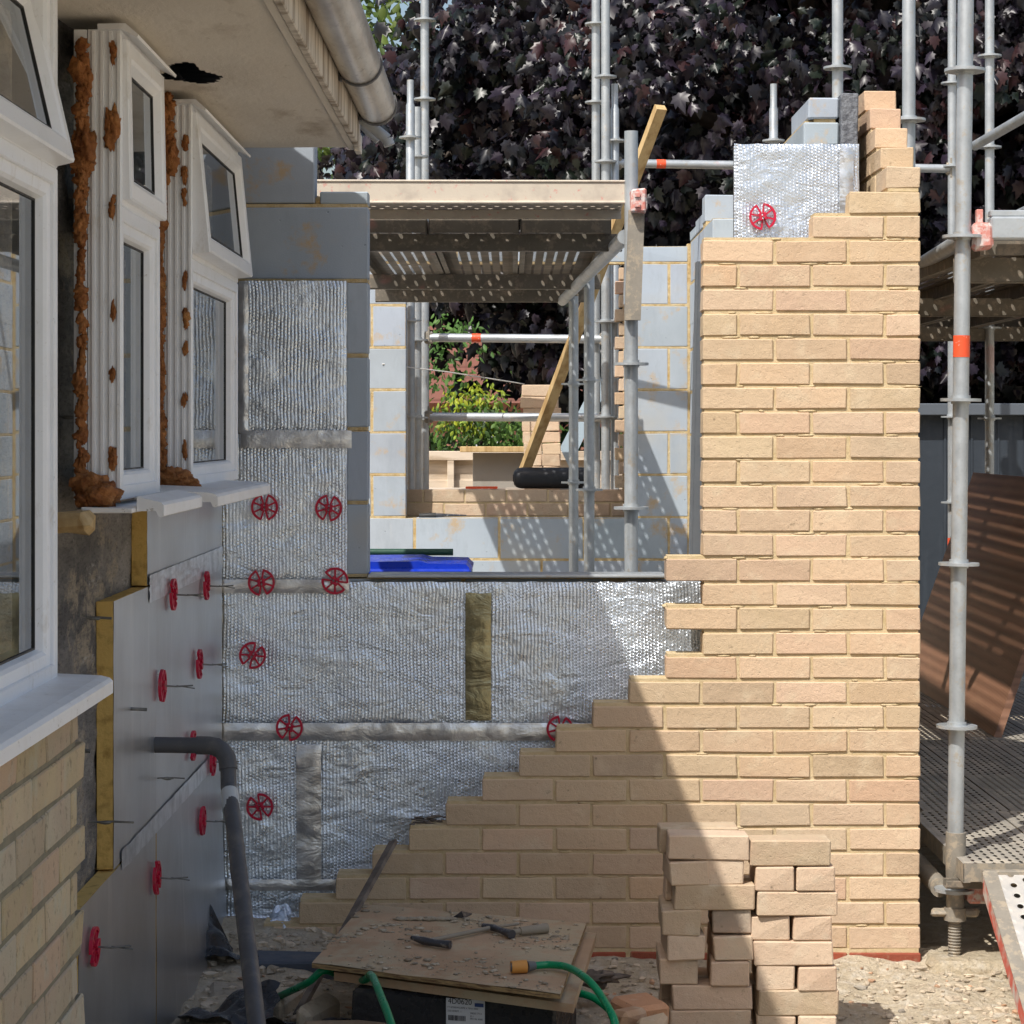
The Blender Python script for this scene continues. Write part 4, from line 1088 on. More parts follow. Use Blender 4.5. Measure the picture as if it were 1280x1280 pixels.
# brown board
b = MB(); A, B_, Cc, Dd = Vector((2.05, 9.93, -1.297)), Vector((2.04, 12.25, -1.297)), Vector((2.45, 12.4, -.215)), Vector((2.47, 10.15, -.215))
b.slab([A, B_, Cc, Dd], (.03, 0, -.01)); tag(b.build('plywood_sheet', M['meshply']), 'large brown mesh-faced plywood sheet leaning on its edge on the low deck', 'plywood sheet')
# dark shed behind
sh = thing('shed', 'slate blue clad shed behind the right scaffold', 'shed', (3.6, 14.2, -1.65))
b = MB(); b.box(1.9, 6.0, 14.0, 16.5, -1.65, .13)
x = 1.95
while x < 6: b.box(x, x+.012, 13.992, 14.0, -1.6, .10); x += .16
b.build('cladding', M['shed'], sh)
b = MB(); b.box(1.8, 6.1, 13.9, 16.6, .10, .17, .004); b.build('roof_edge', simple('dark_shed_roof', (.10, .115, .135), .5), sh)

# ------------------------------------------------------------------ loose brick stacks
bk = MB(); bk.col = (1, 1, 1); bk.box(-.1075, .1075, -.05125, .05125, 0, .065, .0035, jit=.0025)
proto = bk.build('loose_brick', M['brick_loose']); protos = [proto.data]
for i in range(5):
    b = MB(); b.col = tint(.16, .035); b.box(-.1075, .1075, -.05125, .05125, 0, .065, .0035, jit=.003); o_ = b.build('loose_brick', M['brick_loose']); protos.append(o_.data); bpy.data.objects.remove(o_)
bpy.data.objects.remove(proto)
b = MB(); b.col = (.45, .52, .6); b.box(-.1075, .1075, -.05125, .05125, 0, .065, .0035, jit=.003); o_ = b.build('loose_brick', M['brick_loose']); grey_data = o_.data; bpy.data.objects.remove(o_)
def lbrick(x, y, z, rz, label, group, data=None, rx=0, ry=0):
    o = bpy.data.objects.new('loose_brick', data or random.choice(protos)); C.objects.link(o)
    o.location = Vector((x, y, z))+OFF; o.rotation_euler = (rx, ry, rz); o['label'] = label; o['category'] = 'brick'; o['group'] = group; return o
ords = ['top', 'second', 'third', 'fourth', 'fifth', 'sixth', 'seventh', 'bottom']
YS = 6.22; ppm = F/YS
def XS_(px): return (px-640)/ppm
def stack(rows, which, group, ytop, d=YS, extra=0):
    n = len(rows)
    for i, (kind, pxa, pxb) in enumerate(rows):
        z = (540-ytop)/ppm - .0665*(i+1); rn = ords[i]+' row'
        jx = random.uniform(-.004, .004)
        if kind[0] == 's':
            xc = XS_(pxa)+.1075
            lbrick(xc, YS+.051, z, random.uniform(-.05, .05), f'loose brick laid lengthwise at the front of the {rn} of the {which}', group)
            if kind == 's': lbrick(xc-.008-random.uniform(0, .02), YS+.165, z, random.uniform(-.05, .05), f'loose brick laid lengthwise at the back of the {rn} of the {which}', group)
        else:
            for px, sd in ((pxa, 'left'), (pxb, 'right')):
                lab = f'loose brick laid end-on at the {sd} of the {rn} of the {which}'
                dat = None
                if (i, sd) == (3, 'right') and 'left' in which: dat = grey_data; lab = 'grey stained loose brick laid end-on in the left front stack'
                lbrick(XS_(px)+.051, YS+.1075+random.uniform(-.012, .012), z, R(90)+random.uniform(-.05, .05), lab, group, dat)
G1 = 'loose bricks stacked before the wall'
stack([('s', 836, 0), ('h', 836, 885), ('s', 843, 0), ('h', 829, 893), ('h', 833, 892), ('h', 826, 890), ('s', 841, 0), ('s', 838, 0)], 'left front stack', G1, 1045)
stack([('s1', 938, 0), ('h', 946, 996), ('s', 946, 0), ('h', 942, 992), ('s', 942, 0), ('h', 948, 998), ('s', 947, 0), ('h', 948, 1000)], 'right front stack', G1, 1052)
# stack on the scaffold beyond the rear window
G2 = 'loose bricks stacked beyond the rear window'; dd = 13.35; pm_ = F/dd; zb = (540-612)/pm_
for i in range(9):
    z = zb+.0665*(8-i)+.0; xc = (678-640)/pm_; rn = (ords[:8]+['bottom'])[i] if i < 7 else ('eighth' if i == 7 else 'bottom')
    if i < 5: lbrick(xc-.006+random.uniform(-.01, .01), dd+.05, z, random.uniform(-.05, .05), f'single brick in the {rn} row of the stack beyond the rear window', G2)
    else:
        for s_, sd in ((-.053, 'left'), (.053, 'right')): lbrick(xc+s_, dd+.1, z, R(90)+random.uniform(-.04, .04), f'end-on {sd} brick in the {rn} row of the stack beyond the rear window', G2)
# the platform it stands on
b = MB(); b.box(-.62, .62, 12.72, 13.9, zb-.045, zb-.002, .004); tag(b.build('scaffold_board', M['fence']), 'sunlit boarded platform outside the rear window carrying bricks', 'scaffold board')
b = MB(); q0, q1 = at(655, 590, 12.82), at(826, 134, 11.4); u = (q1-q0).normalized(); w_ = Vector((1, 0, .38)).normalized()*.028; w_ = (w_-u*w_.dot(u)).normalized()*.027
h_ = u.cross(w_).normalized()*.02
b.slab([q0-w_-h_, q0+w_-h_, q0+w_+h_, q0-w_+h_], u*(q1-q0).length); tag(b.build('timber_brace', M['timber']), 'long raw timber leaning diagonally from the rear sill up past the deck', 'timber')
b = MB(); c0, c1 = at(642, 598, 12.68), at(742, 600, 12.68); c0.z = c1.z = -.312+.062; 
b.tube([c0, c0+Vector((.006, 0, 0)), c0+Vector((.02, 0, 0)), c0+Vector((.045, 0, 0)), c1-Vector((.04, 0, 0)), c1], .058, 24, True, [.03, .042, .052, .058, .058, .05]); b.tube([(c0.x, c0.y, c0.z), (c0.x-.004, c0.y, c0.z)], .02, 12)
tag(b.build('plastic_canister', M['blackpipe']), 'black round ended plastic canister lying on the rear brick sill', 'canister')
b = MB(); a, c_ = at(591, 612, 14.5), at(655, 566, 14.5); b.box(a.x, c_.x+.05, 14.5, 14.52, a.z-.3, c_.z, .003); tag(b.build('fibre_board', M['greyboard']), 'plain grey board standing upright beyond the rear window', 'board')
b = MB(); a, c_ = at(575, 566, 14.4), at(655, 559, 14.4); b.box(a.x, c_.x+.05, 14.38, 14.55, a.z+.004, c_.z+.004, .003); tag(b.build('timber_plank', M['timber']), 'short timber plank lying on top of the grey board', 'timber')
b = MB(); b.slab([at(700, 560, 13.7), at(712, 585, 13.7), at(752, 500, 13.7), at(750, 462, 13.7)], (0, .02, 0)); tag(b.build('blue_sheet', M['lamp_blue']), 'pale blue sheet leaning behind the inner pair of tubes', 'sheet')
b = MB(); b.tube([at(478, 455, 12.385), at(560, 465, 12.6), at(655, 480, 13.3)], .0035, 6); tag(b.build('string_line', M['string']), "white builder's string stretched across the rear window", 'string')
tr_ = thing('brush', 'small dark handled tool lying on the rear block sill', 'tool', at(548, 648, 12.45))
b = MB(); b.tube([at(524, 645, 12.45), at(545, 644, 12.45)], .014, 12); b.build('handle', M['gasket'], tr_); b = MB(); b.tube([at(545, 644, 12.45), at(583, 644, 12.45)], .007, 10, True, [.012, .003]); b.build('blade', M['hammer'], tr_)
b = MB(); b.box(at(582, 0, 12.65).x, at(622, 0, 12.65).x, 12.63, 12.67, -.308, -.295, .002); tag(b.build('level_tool', M['red_tape']), 'thin red tool lying on the rear brick sill', 'tool')

# wheelie bin indoors
bn = thing('wheelie_bin', 'dark green bin with a bright blue lid standing inside the room', 'bin', (-.4, 9.2, FZ))
b = MB(); zb0 = -.52; 
i0 = len(b.v)
b.slab([(-.66, 8.95, FZ+.02), (-.24, 8.95, FZ+.02), (-.24, 9.4, FZ+.02), (-.66, 9.4, FZ+.02)], (0, 0, .9)); b.box(-.72, -.16, 8.86, 9.48, -.575, -.545, .01)
b.build('body', M['bin_green'], bn)
b = MB(); b.box(-.74, -.155, 8.85, 9.46, -.543, -.520, .008)
prof = [(-.72, -.52), (-.70, -.495), (-.36, -.492), (-.32, -.50), (-.175, -.503), (-.16, -.52)]
b.slab([(x_, 8.88, z_) for x_, z_ in prof], (0, .5, 0)); b.build('lid', M['bin_blue'], bn)
b = MB(); b.tube([(-.72, 9.52, -.49), (-.24, 9.52, -.49)], .014, 12); b.build('handle', M['bin_green'], bn)
for xw in (-.68, -.22):
    b = MB(); b.tube([(xw-.02, 9.42, FZ+.1), (xw+.02, 9.42, FZ+.1)], .1, 24); b.build('wheel', M['gasket'], bn)

# ------------------------------------------------------------------ work board, box, tools, hose
TZ = -1.372
c4 = [Vector((-.517, 6.03, TZ)), Vector((.117, 5.67, TZ+.006)), Vector((.207, 6.50, TZ+.004)), Vector((-.43, 6.78, TZ))]
pb = thing('plywood_board', 'worn plywood board littered with mortar crumbs, upper of two on the black pack', 'board', (-.15, 6.2, TZ))
b = MB(); b.slab([c+Vector((0, 0, -.012)) for c in c4], (0, 0, .011)); b.build('edge', M['ply_edge'], pb)
b = MB(); b.grid(lambda u, v: (c4[0]*(1-u)*(1-v)+c4[1]*u*(1-v)+c4[2]*u*v+c4[3]*(1-u)*v)+Vector((0, 0, .0008+.003*noise.noise(Vector((u*4, v*4, 0))))), 30, 30); b.build('top_face', M['ply'], pb)
b = MB(); d4 = [Vector((-.46, 6.03, 0)), Vector((.15, 5.69, 0)), Vector((.235, 6.5, 0)), Vector((-.40, 6.8, 0))]
b.slab([c+Vector((0, 0, TZ-.045)) for c in d4], (0, 0, .022)); tag(b.build('plywood_board', M['ply']), 'lower chipboard sheet sticking out to the right under the plywood board', 'board')
bx = thing('material_pack', 'black wrapped pack with a white label under the work boards', 'pack', (-.15, 6.2, -1.65))
ang = math.atan2(5.69-6.03, .61)*.55
rot = Matrix.Rotation(ang, 3, 'Z'); pv = (-.155, 5.87, -1.5)
b = MB(); b.box(-.155-.27, -.155+.27, 5.88, 6.10, TZ-.16, TZ-.047, .008, rot, pv, .003); b.box(-.155-.31, -.155+.29, 5.86, 6.12, -1.66, TZ-.165, .01, rot, pv, .004)
b.build('wrapping', M['plastic_black'], bx)
lo = rot@(Vector((-.155, 5.874, 0))-Vector(pv))+Vector(pv)
ux = rot@Vector((1, 0, 0)); n_ = rot@Vector((0, -1, 0))
def on_label(a, z, off): return Vector((lo.x, lo.y, 0))+ux*a+n_*off+Vector((0, 0, z))
lx = .0; la0, la1 = -.012, .090; lz0, lz1 = TZ-.118, TZ-.052
def lrect(b, a0, a1, z0, z1, off): b.quad(on_label(a0, z0, off), on_label(a1, z0, off), on_label(a1, z1, off), on_label(a0, z1, off))
b = MB(); lrect(b, la0, la1, lz0, lz1, .002); b.build('label', M['label'], bx)
b = MB()
W = la1-la0; Hh = lz1-lz0
a = la0+.06*W
random.seed(5)
while a < la0+.5*W:
    w_ = random.choice((.0006, .0012, .002)); lrect(b, a, a+w_, lz0+.16*Hh, lz0+.36*Hh, .003); a += w_+random.choice((.0006, .001))
b.build('barcode', M['ink'], bx)
b = MB(); lrect(b, la0+.74*W, la0+.97*W, lz0+.74*Hh, lz0+.88*Hh, .003); b.build('label_mark', M['ink_blue'], bx)
def text(s_, a, z, size, parent, m, off=.003):
    cu = bpy.data.curves.new('text', 'FONT'); cu.body = s_; cu.size = size
    o = bpy.data.objects.new('text', cu); C.objects.link(o)
    me = bpy.data.meshes.new_from_object(o.evaluated_get(bpy.context.evaluated_depsgraph_get())); bpy.data.objects.remove(o)
    base = Vector(parent['_o'])
    for v in me.vertices: v.co = on_label(a+v.co.x, z+v.co.y, off)-base
    o = bpy.data.objects.new('printed_text', me); C.objects.link(o); o.parent = parent; me.materials.append(m)
text('4D0620', la0+.05*W, lz0+.80*Hh, .0195, bx, M['ink']); text('FT-SCREWS 2070 X 7016 3000', la0+.04*W, lz0+.63*Hh, .0062, bx, M['ink']); text('250 HDRFT  1', la0+.04*W, lz0+.49*Hh, .0062, bx, M['ink'])
text('30020 171.0', la0+.62*W, lz0+.45*Hh, .0062, bx, M['ink']); text('25.1', la0+.62*W, lz0+.34*Hh, .006, bx, M['ink']); text('MH 1B. 4300', la0+.62*W, lz0+.24*Hh, .0062, bx, M['ink'])
# crumbs on the board
b = MB(); random.seed(11)
for i in range(2200):
    u, v = random.random(), random.random()
    dens = noise.noise(Vector((u*4, v*4, 2)))
    if dens < .08 and random.random() < .88: continue
    p = (c4[0]*(1-u)*(1-v)+c4[1]*u*(1-v)+c4[2]*u*v+c4[3]*(1-u)*v); g = random.uniform(.5, 1.0); b.col = (g, g*.98, g*.93)
    b.blob(p+Vector((0, 0, .003)), .001+.0065*random.random()**6, i*.9, .6, (random.uniform(1, 2.2), random.uniform(1, 1.8), .45), 3)
for i in range(26):
    p = at(random.gauss(535, 18), 1150+random.uniform(-3, 6), 6.55); p.z = TZ+.006; b.blob(p, random.uniform(.006, .013), i*1.9, .6, (1.5, 1.2, .5), 4)
tag(b.build('mortar_crumbs', M['stone']), 'dry mortar crumbs scattered over the plywood board', 'mortar crumbs', kind='stuff')
# dry debris on one step of the brickwork
b = MB(); random.seed(31)
for i in range(45):
    p = Vector((xf(random.uniform(516, 560), 7.2), random.uniform(7.17, 7.3), ztop(24)+.004+random.uniform(0, .014))); b.blob(p, random.uniform(.003, .007), i*.7, .8, (random.uniform(1, 3), random.uniform(.6, 2), .5), 4)
tag(b.build('dry_debris', M['timber_grey']), 'dark dry leaf debris piled on one step of the brick wall', 'debris', kind='stuff')
# tools
def T(px, py, h=.0):   # a point on the board top
    dz = TZ+.004+h; d_ = -dz*F/(py-540); return Vector(((px-640)*d_/F, d_, dz))
hm = thing('brick_hammer', 'brick hammer with a pale shaft and dark steel head lying left on the board', 'hammer', T(580, 1170))
b = MB(); b.tube([T(532, 1177, .012), T(560, 1171, .012), T(612, 1160, .012)], .006, 10, True, [.0065, .006, .006]); b.tube([T(612, 1160, .012), T(648, 1155, .010)], .004, 8); b.build('shaft', M['handle'], hm)
b = MB(); b.box(-.028, .028, -.011, .011, -.010, .010, .003)
for v in b.v:
    pass
hd = T(537, 1177, .013); b2_ = MB(); b2_.tube([T(515, 1172, .013), T(530, 1176, .013), T(546, 1179, .013), T(563, 1181, .013)], .01, 10, True, [.006, .011, .0095, .011]); b2_.build('head', M['hammer'], hm)
hm = thing('club_hammer', 'short hammer with a thick grey handle lying right on the board', 'hammer', T(650, 1165))
b = MB(); b.tube([T(650, 1164, .015), T(684, 1160, .016)], .013, 14, True, [.011, .0135]); b.tube([T(634, 1166, .014), T(650, 1164, .015)], .008, 10); b.build('handle', M['handle'], hm)
b = MB(); b.tube([T(604, 1157, .012), T(618, 1160, .013), T(626, 1163, .014), T(640, 1168, .014)], .01, 12, True, [.007, .010, .008, .0125]); b.build('head', M['hammer'], hm)
b = MB(); b.slab([T(567, 1147, .002), T(577, 1140, .02), T(590, 1143, .004), T(580, 1148, .002)], (0, 0, .003)); tag(b.build('trowel_blade', M['hammer']), 'small bent steel blade at the back edge of the board', 'blade')
# hose
def bez(pts, n=10):
    out = []
    P = [pts[0]]+pts+[pts[-1]]
    for i in range(1, len(P)-2):
        for k in range(n):
            t_ = k/n; a_, b__, c__, d__ = P[i-1], P[i], P[i+1], P[i+2]
            out.append(.5*((2*b__)+(c__-a_)*t_+(2*a_-5*b__+4*c__-d__)*t_*t_+(3*b__-a_-3*c__+d__)*t_**3))
    out.append(P[-2]); return out
hs = thing('garden_hose', 'green hose with an orange connector resting on the right of the board', 'hose', T(700, 1205))
b = MB(); b.tube(bez([T(668, 1207, .016), T(690, 1206, .018), T(712, 1210, .02), at(735, 1225, 5.75), at(752, 1246, 5.70), at(768, 1278, 5.62), at(772, 1330, 5.6)]), .0095, 14); b.build('tubing', M['hose'], hs)
b = MB(); b.tube([T(639, 1209, .018), T(658, 1208, .018)], .0165, 20, True, [.0155, .017]); b.build('connector', M['orange_pl'], hs)
b = MB(); b.tube([T(658, 1208, .018), T(668, 1207, .017)], .012, 16, True, [.0145, .011]); b.tube([T(638.2, 1209, .018), T(641, 1209, .018)], .011, 16); b.build('nut', M['grey_pl'], hs)
hs = thing('garden_hose', 'green hose loop trailing under the boards from left to right', 'hose', at(480, 1250, 5.7))
b = MB(); b.tube(bez([at(350, 1245, 6.3), at(385, 1228, 6.1), at(405, 1213, 6.08), at(430, 1222, 6.12), at(455, 1225, 5.98), at(464, 1219, 5.86), at(474, 1240, 5.7), at(492, 1292, 5.5), at(500, 1360, 5.5)]), .0098, 14); b.build('tubing', M['hose'], hs)
b = MB(); b.tube(bez([at(690, 1240, 6.0), at(722, 1241, 5.95), at(748, 1251, 5.9), at(768, 1274, 5.85), at(772, 1320, 5.8)]), .0095, 14); b.build('tubing', M['hose'], hs)
# slat, dark block, plastic, rubble
b = MB(); q0, q1 = at(492, 1052, 7.02), at(372, 1268, 6.25); u = (q0-q1).normalized(); w_ = Vector((.8, 0, .45)); w_ = (w_-u*w_.dot(u)).normalized()*.013; h_ = u.cross(w_).normalized()*.006
b.slab([q1-w_-h_, q1+w_-h_, q1+w_+h_, q1-w_+h_], u*(q0-q1).length); tag(b.build('loose_batten', M['timber_grey']), 'thin weathered slat leaning against the stepped bricks', 'slat')
b = MB(); b.box(-.76, -.40, 6.72, 6.86, -1.60, -1.525, .006, Matrix.Rotation(R(-3), 3, 'Z'), None, .004); tag(b.build('grey_block', M['slate_grey']), 'dark blue grey block lying behind the foot of the grey pipe', 'block')
def scrap(lab, cpx, cpy, d_, w_, h_, seed, curl=.06, m='plastic_black', name='plastic_scrap'):
    c_ = at(cpx, cpy, d_); b = MB()
    b.grid(lambda u, v: c_+Vector(((u-.5)*w_+.02*noise.noise(Vector((v*3, seed, u))), (v-.5)*h_*1.2+.02*noise.noise(Vector((u*3, seed+2, v))), curl*math.sin(u*3+seed)*(v)+.03*noise.noise(Vector((u*4, v*4, seed))))), 18, 14)
    tag(b.build(name, M[m]), lab, 'plastic scrap')
scrap('black plastic flap curled at the foot of the side boards', 292, 1185, 6.85, .16, .16, 2, .12)
scrap('torn black plastic lying on rubble at the lower left', 285, 1262, 6.2, .26, .16, 5, .05)
scrap('black plastic shred beside the foot of the grey pipe', 365, 1272, 6.1, .30, .12, 9, .04)
scrap('crumpled foil shred hanging below the lowest foil board', 345, 1158, 7.2, .09, .07, 12, .06, 'foil', 'foil_scrap')
def rock(lab, px, py, d_, sx, sy, sz, col, rz, name='broken_block', group='broken masonry lumps', m='stone'):
    c_ = at(px, py, d_); b = MB(); b.col = col; b.box(c_.x-sx/2, c_.x+sx/2, d_-sy/2, d_+sy/2, c_.z-sz, c_.z, .012, Matrix.Rotation(R(rz), 3, 'Z'), None, min(sx, sz)*.14)
    tag(b.build(name, M[m]), lab, 'rubble', group)
rock('grey broken block left of the grey pipe foot', 283, 1232, 6.5, .10, .12, .07, (.62, .62, .62), 12)
rock('pale flat broken block right of the grey pipe foot', 345, 1243, 6.35, .11, .18, .06, (.85, .84, .8), -15)
rock('long broken block beside the black pack', 398, 1252, 6.1, .05, .18, .08, (.7, .68, .64), -22)
rock('flat paving piece at the bottom edge below the black pack', 440, 1283, 5.9, .26, .12, .05, (.6, .5, .42), 8)
rock('orange brick fragment left of the brick stacks', 800, 1250, 6.1, .11, .12, .07, (.95, .6, .42), 25, 'brick_fragment', 'broken brick fragments', 'brick_loose')
rock('pale brick fragment at the foot of the left stack', 815, 1272, 5.95, .07, .08, .06, (.9, .9, .8), -20, 'brick_fragment', 'broken brick fragments', 'brick_loose')
rock('brick fragment close to the right of the hose', 785, 1262, 6.0, .09, .07, .05, (.8, .62, .5), 40, 'brick_fragment', 'broken brick fragments', 'brick_loose')
bt = MB(); bt.blob(at(738, 1222, 6.7), .045, 4, .9, (1.7, 1.0, .45), 16, 2.6)
tag(bt.build('dirty_rag', M['timber_grey']), 'dirty dark rag lying on rubble behind the hose', 'rag')

# ------------------------------------------------------------------ ground
g = MB()
def gz_(x, y):
    a = .022*noise.noise(Vector((x*2.2, y*2.2, 0)))+.018*noise.noise(Vector((x*7, y*7, 3)))+.009*noise.noise(Vector((x*22, y*22, 6)))
    bank = max(0, 1-max(0, 7.2-y)/.5)*.045 if y < 7.3 else 0
    left = .09*max(0, min(1, (-.1-x)/.5)) if 5.6 < y < 7.3 else 0
    return -1.65+a+bank+left
g.grid(lambda u, v: (-1.2+4.2*u, 4.5+3.4*v, gz_(-1.2+4.2*u, 4.5+3.4*v)), 300, 260)
gr = g.build('rubble_ground', M['ground']); gr['kind'] = 'structure'
g = MB(); g.quad((-150, -150, -1.70), (150, -150, -1.70), (150, 250, -1.70), (-150, 250, -1.70)); struct('ground', g, M['ground'])
g = MB(); g.box(-1.2, 1.15, 7.57, 12.5, -1.68, FZ); struct('floor_slab', g, M['slabfloor'])
random.seed(21)
g = MB()
for i in range(3600):
    x, y = random.uniform(-.95, 1.9), random.uniform(5.5, 7.12)
    if -.45 < x < .2 and y < 6.6 and random.random() < .6: continue
    s_ = random.choice([.6, .8, 1, 1, 1.2, 1.3, 1.5, 2.0, 2.6]); gg = random.uniform(.65, 1.1); cc = random.random()
    g.col = (gg, gg*.97, gg*.93) if cc < .9 else ((gg*.95, gg*.68, gg*.55) if cc < .96 else (gg*.55, gg*.57, gg*.6))
    r_ = .0045*s_*random.uniform(.7, 1.4)
    g.blob((x, y, gz_(x, y)+r_*.4), r_, i*.37, .7, (random.uniform(.8, 1.9), random.uniform(.8, 1.7), random.uniform(.4, 1)), 3)
for f_ in range(len(g.f)): g.sm[f_] = False
tag(g.build('rubble', M['stone']), 'sandy rubble and mortar bits scattered on the ground before the wall', 'rubble', kind='stuff')

# ------------------------------------------------------------------ trees
MAPLE = np.array([(0, -.02), (.12, .08), (.36, .03), (.36, .19), (.54, .33), (.37, .42), (.38, .66), (.22, .60), (.12, .80), (0, 1.0), (-.12, .80), (-.22, .60), (-.38, .66), (-.37, .42), (-.54, .33), (-.36, .19), (-.36, .03), (-.12, .08)])
OVAL = np.array([(0, 0), (.22, .3), (.24, .6), (0, 1), (-.24, .6), (-.22, .3)])
def leaves(name, m, parent, pos, nrm, drp, size, cols, shape, fold=.45):
    N = len(pos); k = len(shape)
    n = nrm/np.linalg.norm(nrm, axis=1)[:, None]
    d = drp - n*np.sum(drp*n, 1)[:, None]; d /= np.linalg.norm(d, axis=1)[:, None]+1e-9
    s = np.cross(n, d)
    V = np.zeros((N, k+1, 3)); 
    cen = np.array((0, .38))
    allp = np.vstack([shape, cen])
    fo = rng_l.uniform(.1, 1.0, (N, 1)); be = rng_l.uniform(-.25, .75, (N, 1)); tw = rng_l.uniform(-.5, .5, (N, 1)); ws = rng_l.uniform(.7, 1.1, (N, 1))
    for i, (a, b_) in enumerate(allp):
        lift = fo*abs(a) + be*b_*b_ + tw*a*b_
        V[:, i] = pos + (s*a*ws + d*b_ - n*lift)*size[:, None]
    faces = np.array([[i, (i+1) % k, k] for i in range(k)])
    Fc = (faces[None]+(np.arange(N)*(k+1))[:, None, None]).reshape(-1, 3)
    me = bpy.data.meshes.new(name); base = np.array(parent['_o'])
    me.vertices.add(N*(k+1)); me.vertices.foreach_set('co', (V.reshape(-1, 3)-base).ravel())
    me.loops.add(len(Fc)*3); me.loops.foreach_set('vertex_index', Fc.ravel().astype(np.int32))
    me.polygons.add(len(Fc)); me.polygons.foreach_set('loop_start', (np.arange(len(Fc))*3).astype(np.int32)); me.polygons.foreach_set('loop_total', np.full(len(Fc), 3, dtype=np.int32))
    me.update(); me.validate()
    at_ = me.attributes.new('Col', 'FLOAT_COLOR', 'FACE'); cc = np.ones((len(Fc), 4), dtype=np.float32); cc[:, :3] = np.repeat(cols, k, 0); at_.data.foreach_set('color', cc.ravel())
    me.materials.append(m); o = bpy.data.objects.new(name, me); C.objects.link(o); o.parent = parent; return o
rng = np.random.default_rng(4); rng_l = np.random.default_rng(9)
def crown(parent, cen, rad, nspray, per, lsize, palette, m, shape, inside=None, front=.7, spread=.28, seed=1, name='crown', droop=.8, gap=-.22, gs=1.0):
    rng = np.random.default_rng(seed)
    cen = np.array(cen); rad = np.array(rad)
    P = []; 
    while len(P) < nspray:
        q = rng.normal(size=3); q /= np.linalg.norm(q); r = rng.uniform(.45, 1.0)**.5
        r *= 1+.16*noise.noise(Vector(q*3.1+seed))
        p = cen+q*rad*r
        if q[1] > .35 and rng.random() < front: continue
        if inside is not None and not inside(p): continue
        if noise.noise(Vector(p*np.array((1.1, 1.1, 1.4))*gs+seed*3)) < gap: continue
        P.append(p)
    P = np.array(P)
    out = (P-cen)/rad; out /= np.linalg.norm(out, axis=1)[:, None]
    pos = np.repeat(P, per, 0)+rng.normal(size=(nspray*per, 3))*np.array((spread, spread, spread*.45)); N = len(pos)
    o = np.repeat(out, per, 0)
    nrm = o*.5+np.array((-.1, -.65, .55))+rng.normal(size=(N, 3))*.6
    drp = o*.35+np.array((0, -.1, -droop))+rng.normal(size=(N, 3))*.45
    size = rng.uniform(.55, 1.15, N)*lsize
    pal = np.array(palette); cl_ = np.repeat(rng.integers(0, len(pal), nspray), per); mix_ = rng.random(N) < .3; cl_[mix_] = rng.integers(0, len(pal), mix_.sum())
    cols = pal[cl_]*rng.uniform(.7, 1.3, N)[:, None]
    leaves(name, m, parent, pos, nrm, drp, size, cols, shape); return P
def trunk(parent, x, y, z0, z1, r, limbs, m=None):
    b = MB(); b.tube([(x, y, z0), (x+.05, y, (z0+z1)/2), (x, y, z1)], r, 12, True, [r*1.3, r, r*.6])
    for (tx, ty, tz) in limbs:
        s_ = Vector((x, y, z0+(z1-z0)*random.uniform(.45, .9))); e_ = Vector((tx, ty, tz)); b.tube([s_, (s_+e_)/2+Vector((0, 0, .25)), e_], r*.4, 8, True, [r*.45, r*.25, r*.08])
    b.build('trunk', m or M['bark'], parent)
cm = thing('copper_maple_tree', 'large dark purple leaved maple filling the sky behind the scaffold', 'tree', (2.4, 17.2, -1.65))
pal = [(.012, .009, .016), (.018, .013, .023), (.026, .018, .030), (.008, .008, .013), (.008, .010, .012), (.013, .009, .014), (.032, .012, .014), (.009, .014, .009), (.011, .010, .017)]
def ins(p):
    x, y, z = p; px = 640+x*F/y; py = 540-z*F/y
    if z < .25+.25*noise.noise(Vector((x*1.3, 3, 0))): return False
    left = -1.7 + max(0, z-1.6)*.78+.18*noise.noise(Vector((z*3, 1, 5)))
    return x > left
ins_low = lambda p: ins(p) and not (p[0] < -.05 and p[2] < 1.0) and p[2] > .45
Pm = crown(cm, (2.8, 18.5, 3.2), (5.6, 2.6, 4.2), 6900, 12, .120, pal, M['leaf_p'], MAPLE, ins_low, .8, .15, 2, gap=.10, gs=1.5)
crown(cm, (2.8, 20.0, 3.0), (6.0, 1.2, 4.3), 2100, 12, .22, [tuple(c_*.6 for c_ in p) for p in pal], M['leaf_p'], MAPLE, ins_low, 0, .4, 5, 'inner_crown')  # inner leaves tinted darker: shade of the crown's depth put into their colour
trunk(cm, 2.4, 18.8, -1.65, 4.5, .22, [tuple(Pm[i]) for i in rng.integers(0, len(Pm), 60)])
rt = thing('copper_maple_tree', 'second purple leaved tree showing dark beneath the right scaffold deck', 'tree', (4.6, 19.5, -1.65))
crown(rt, (4.8, 19.5, .6), (3.6, 1.6, 2.0), 700, 12, .25, [tuple(c_*.8 for c_ in p) for p in pal], M['leaf_p'], MAPLE, lambda p: p[2] > -1.2, .3, .3, 8); trunk(rt, 4.6, 19.7, -1.65, 1.5, .15, [(3.5, 19.4, 1.5), (5.5, 19.4, 1.6)])
gt_ = thing('green_tree', 'light green tree top against the sky at the upper left', 'tree', (-2.2, 24, -1.65))
crown(gt_, (-2.6, 24, 3.3), (1.75, 1.4, 2.3), 330, 12, .16, [(.09, .14, .03), (.12, .17, .035), (.06, .10, .025)], M['leaf_g'], OVAL, None, .3, .2, 11); trunk(gt_, -2.6, 24.2, -1.65, 3.5, .12, [(-3.2, 24, 4), (-2, 24, 4.2)])
sb = thing('garden_shrub', 'green garden shrub with yellow tips seen through the rear window', 'shrub', (-.3, 17.5, -1.65))
crown(sb, (-.18, 16.3, -.16), (.42, .4, .56), 170, 16, .06, [(.08, .16, .03), (.11, .20, .04), (.06, .12, .03)], M['leaf_g'], OVAL, None, .3, .12, 21)
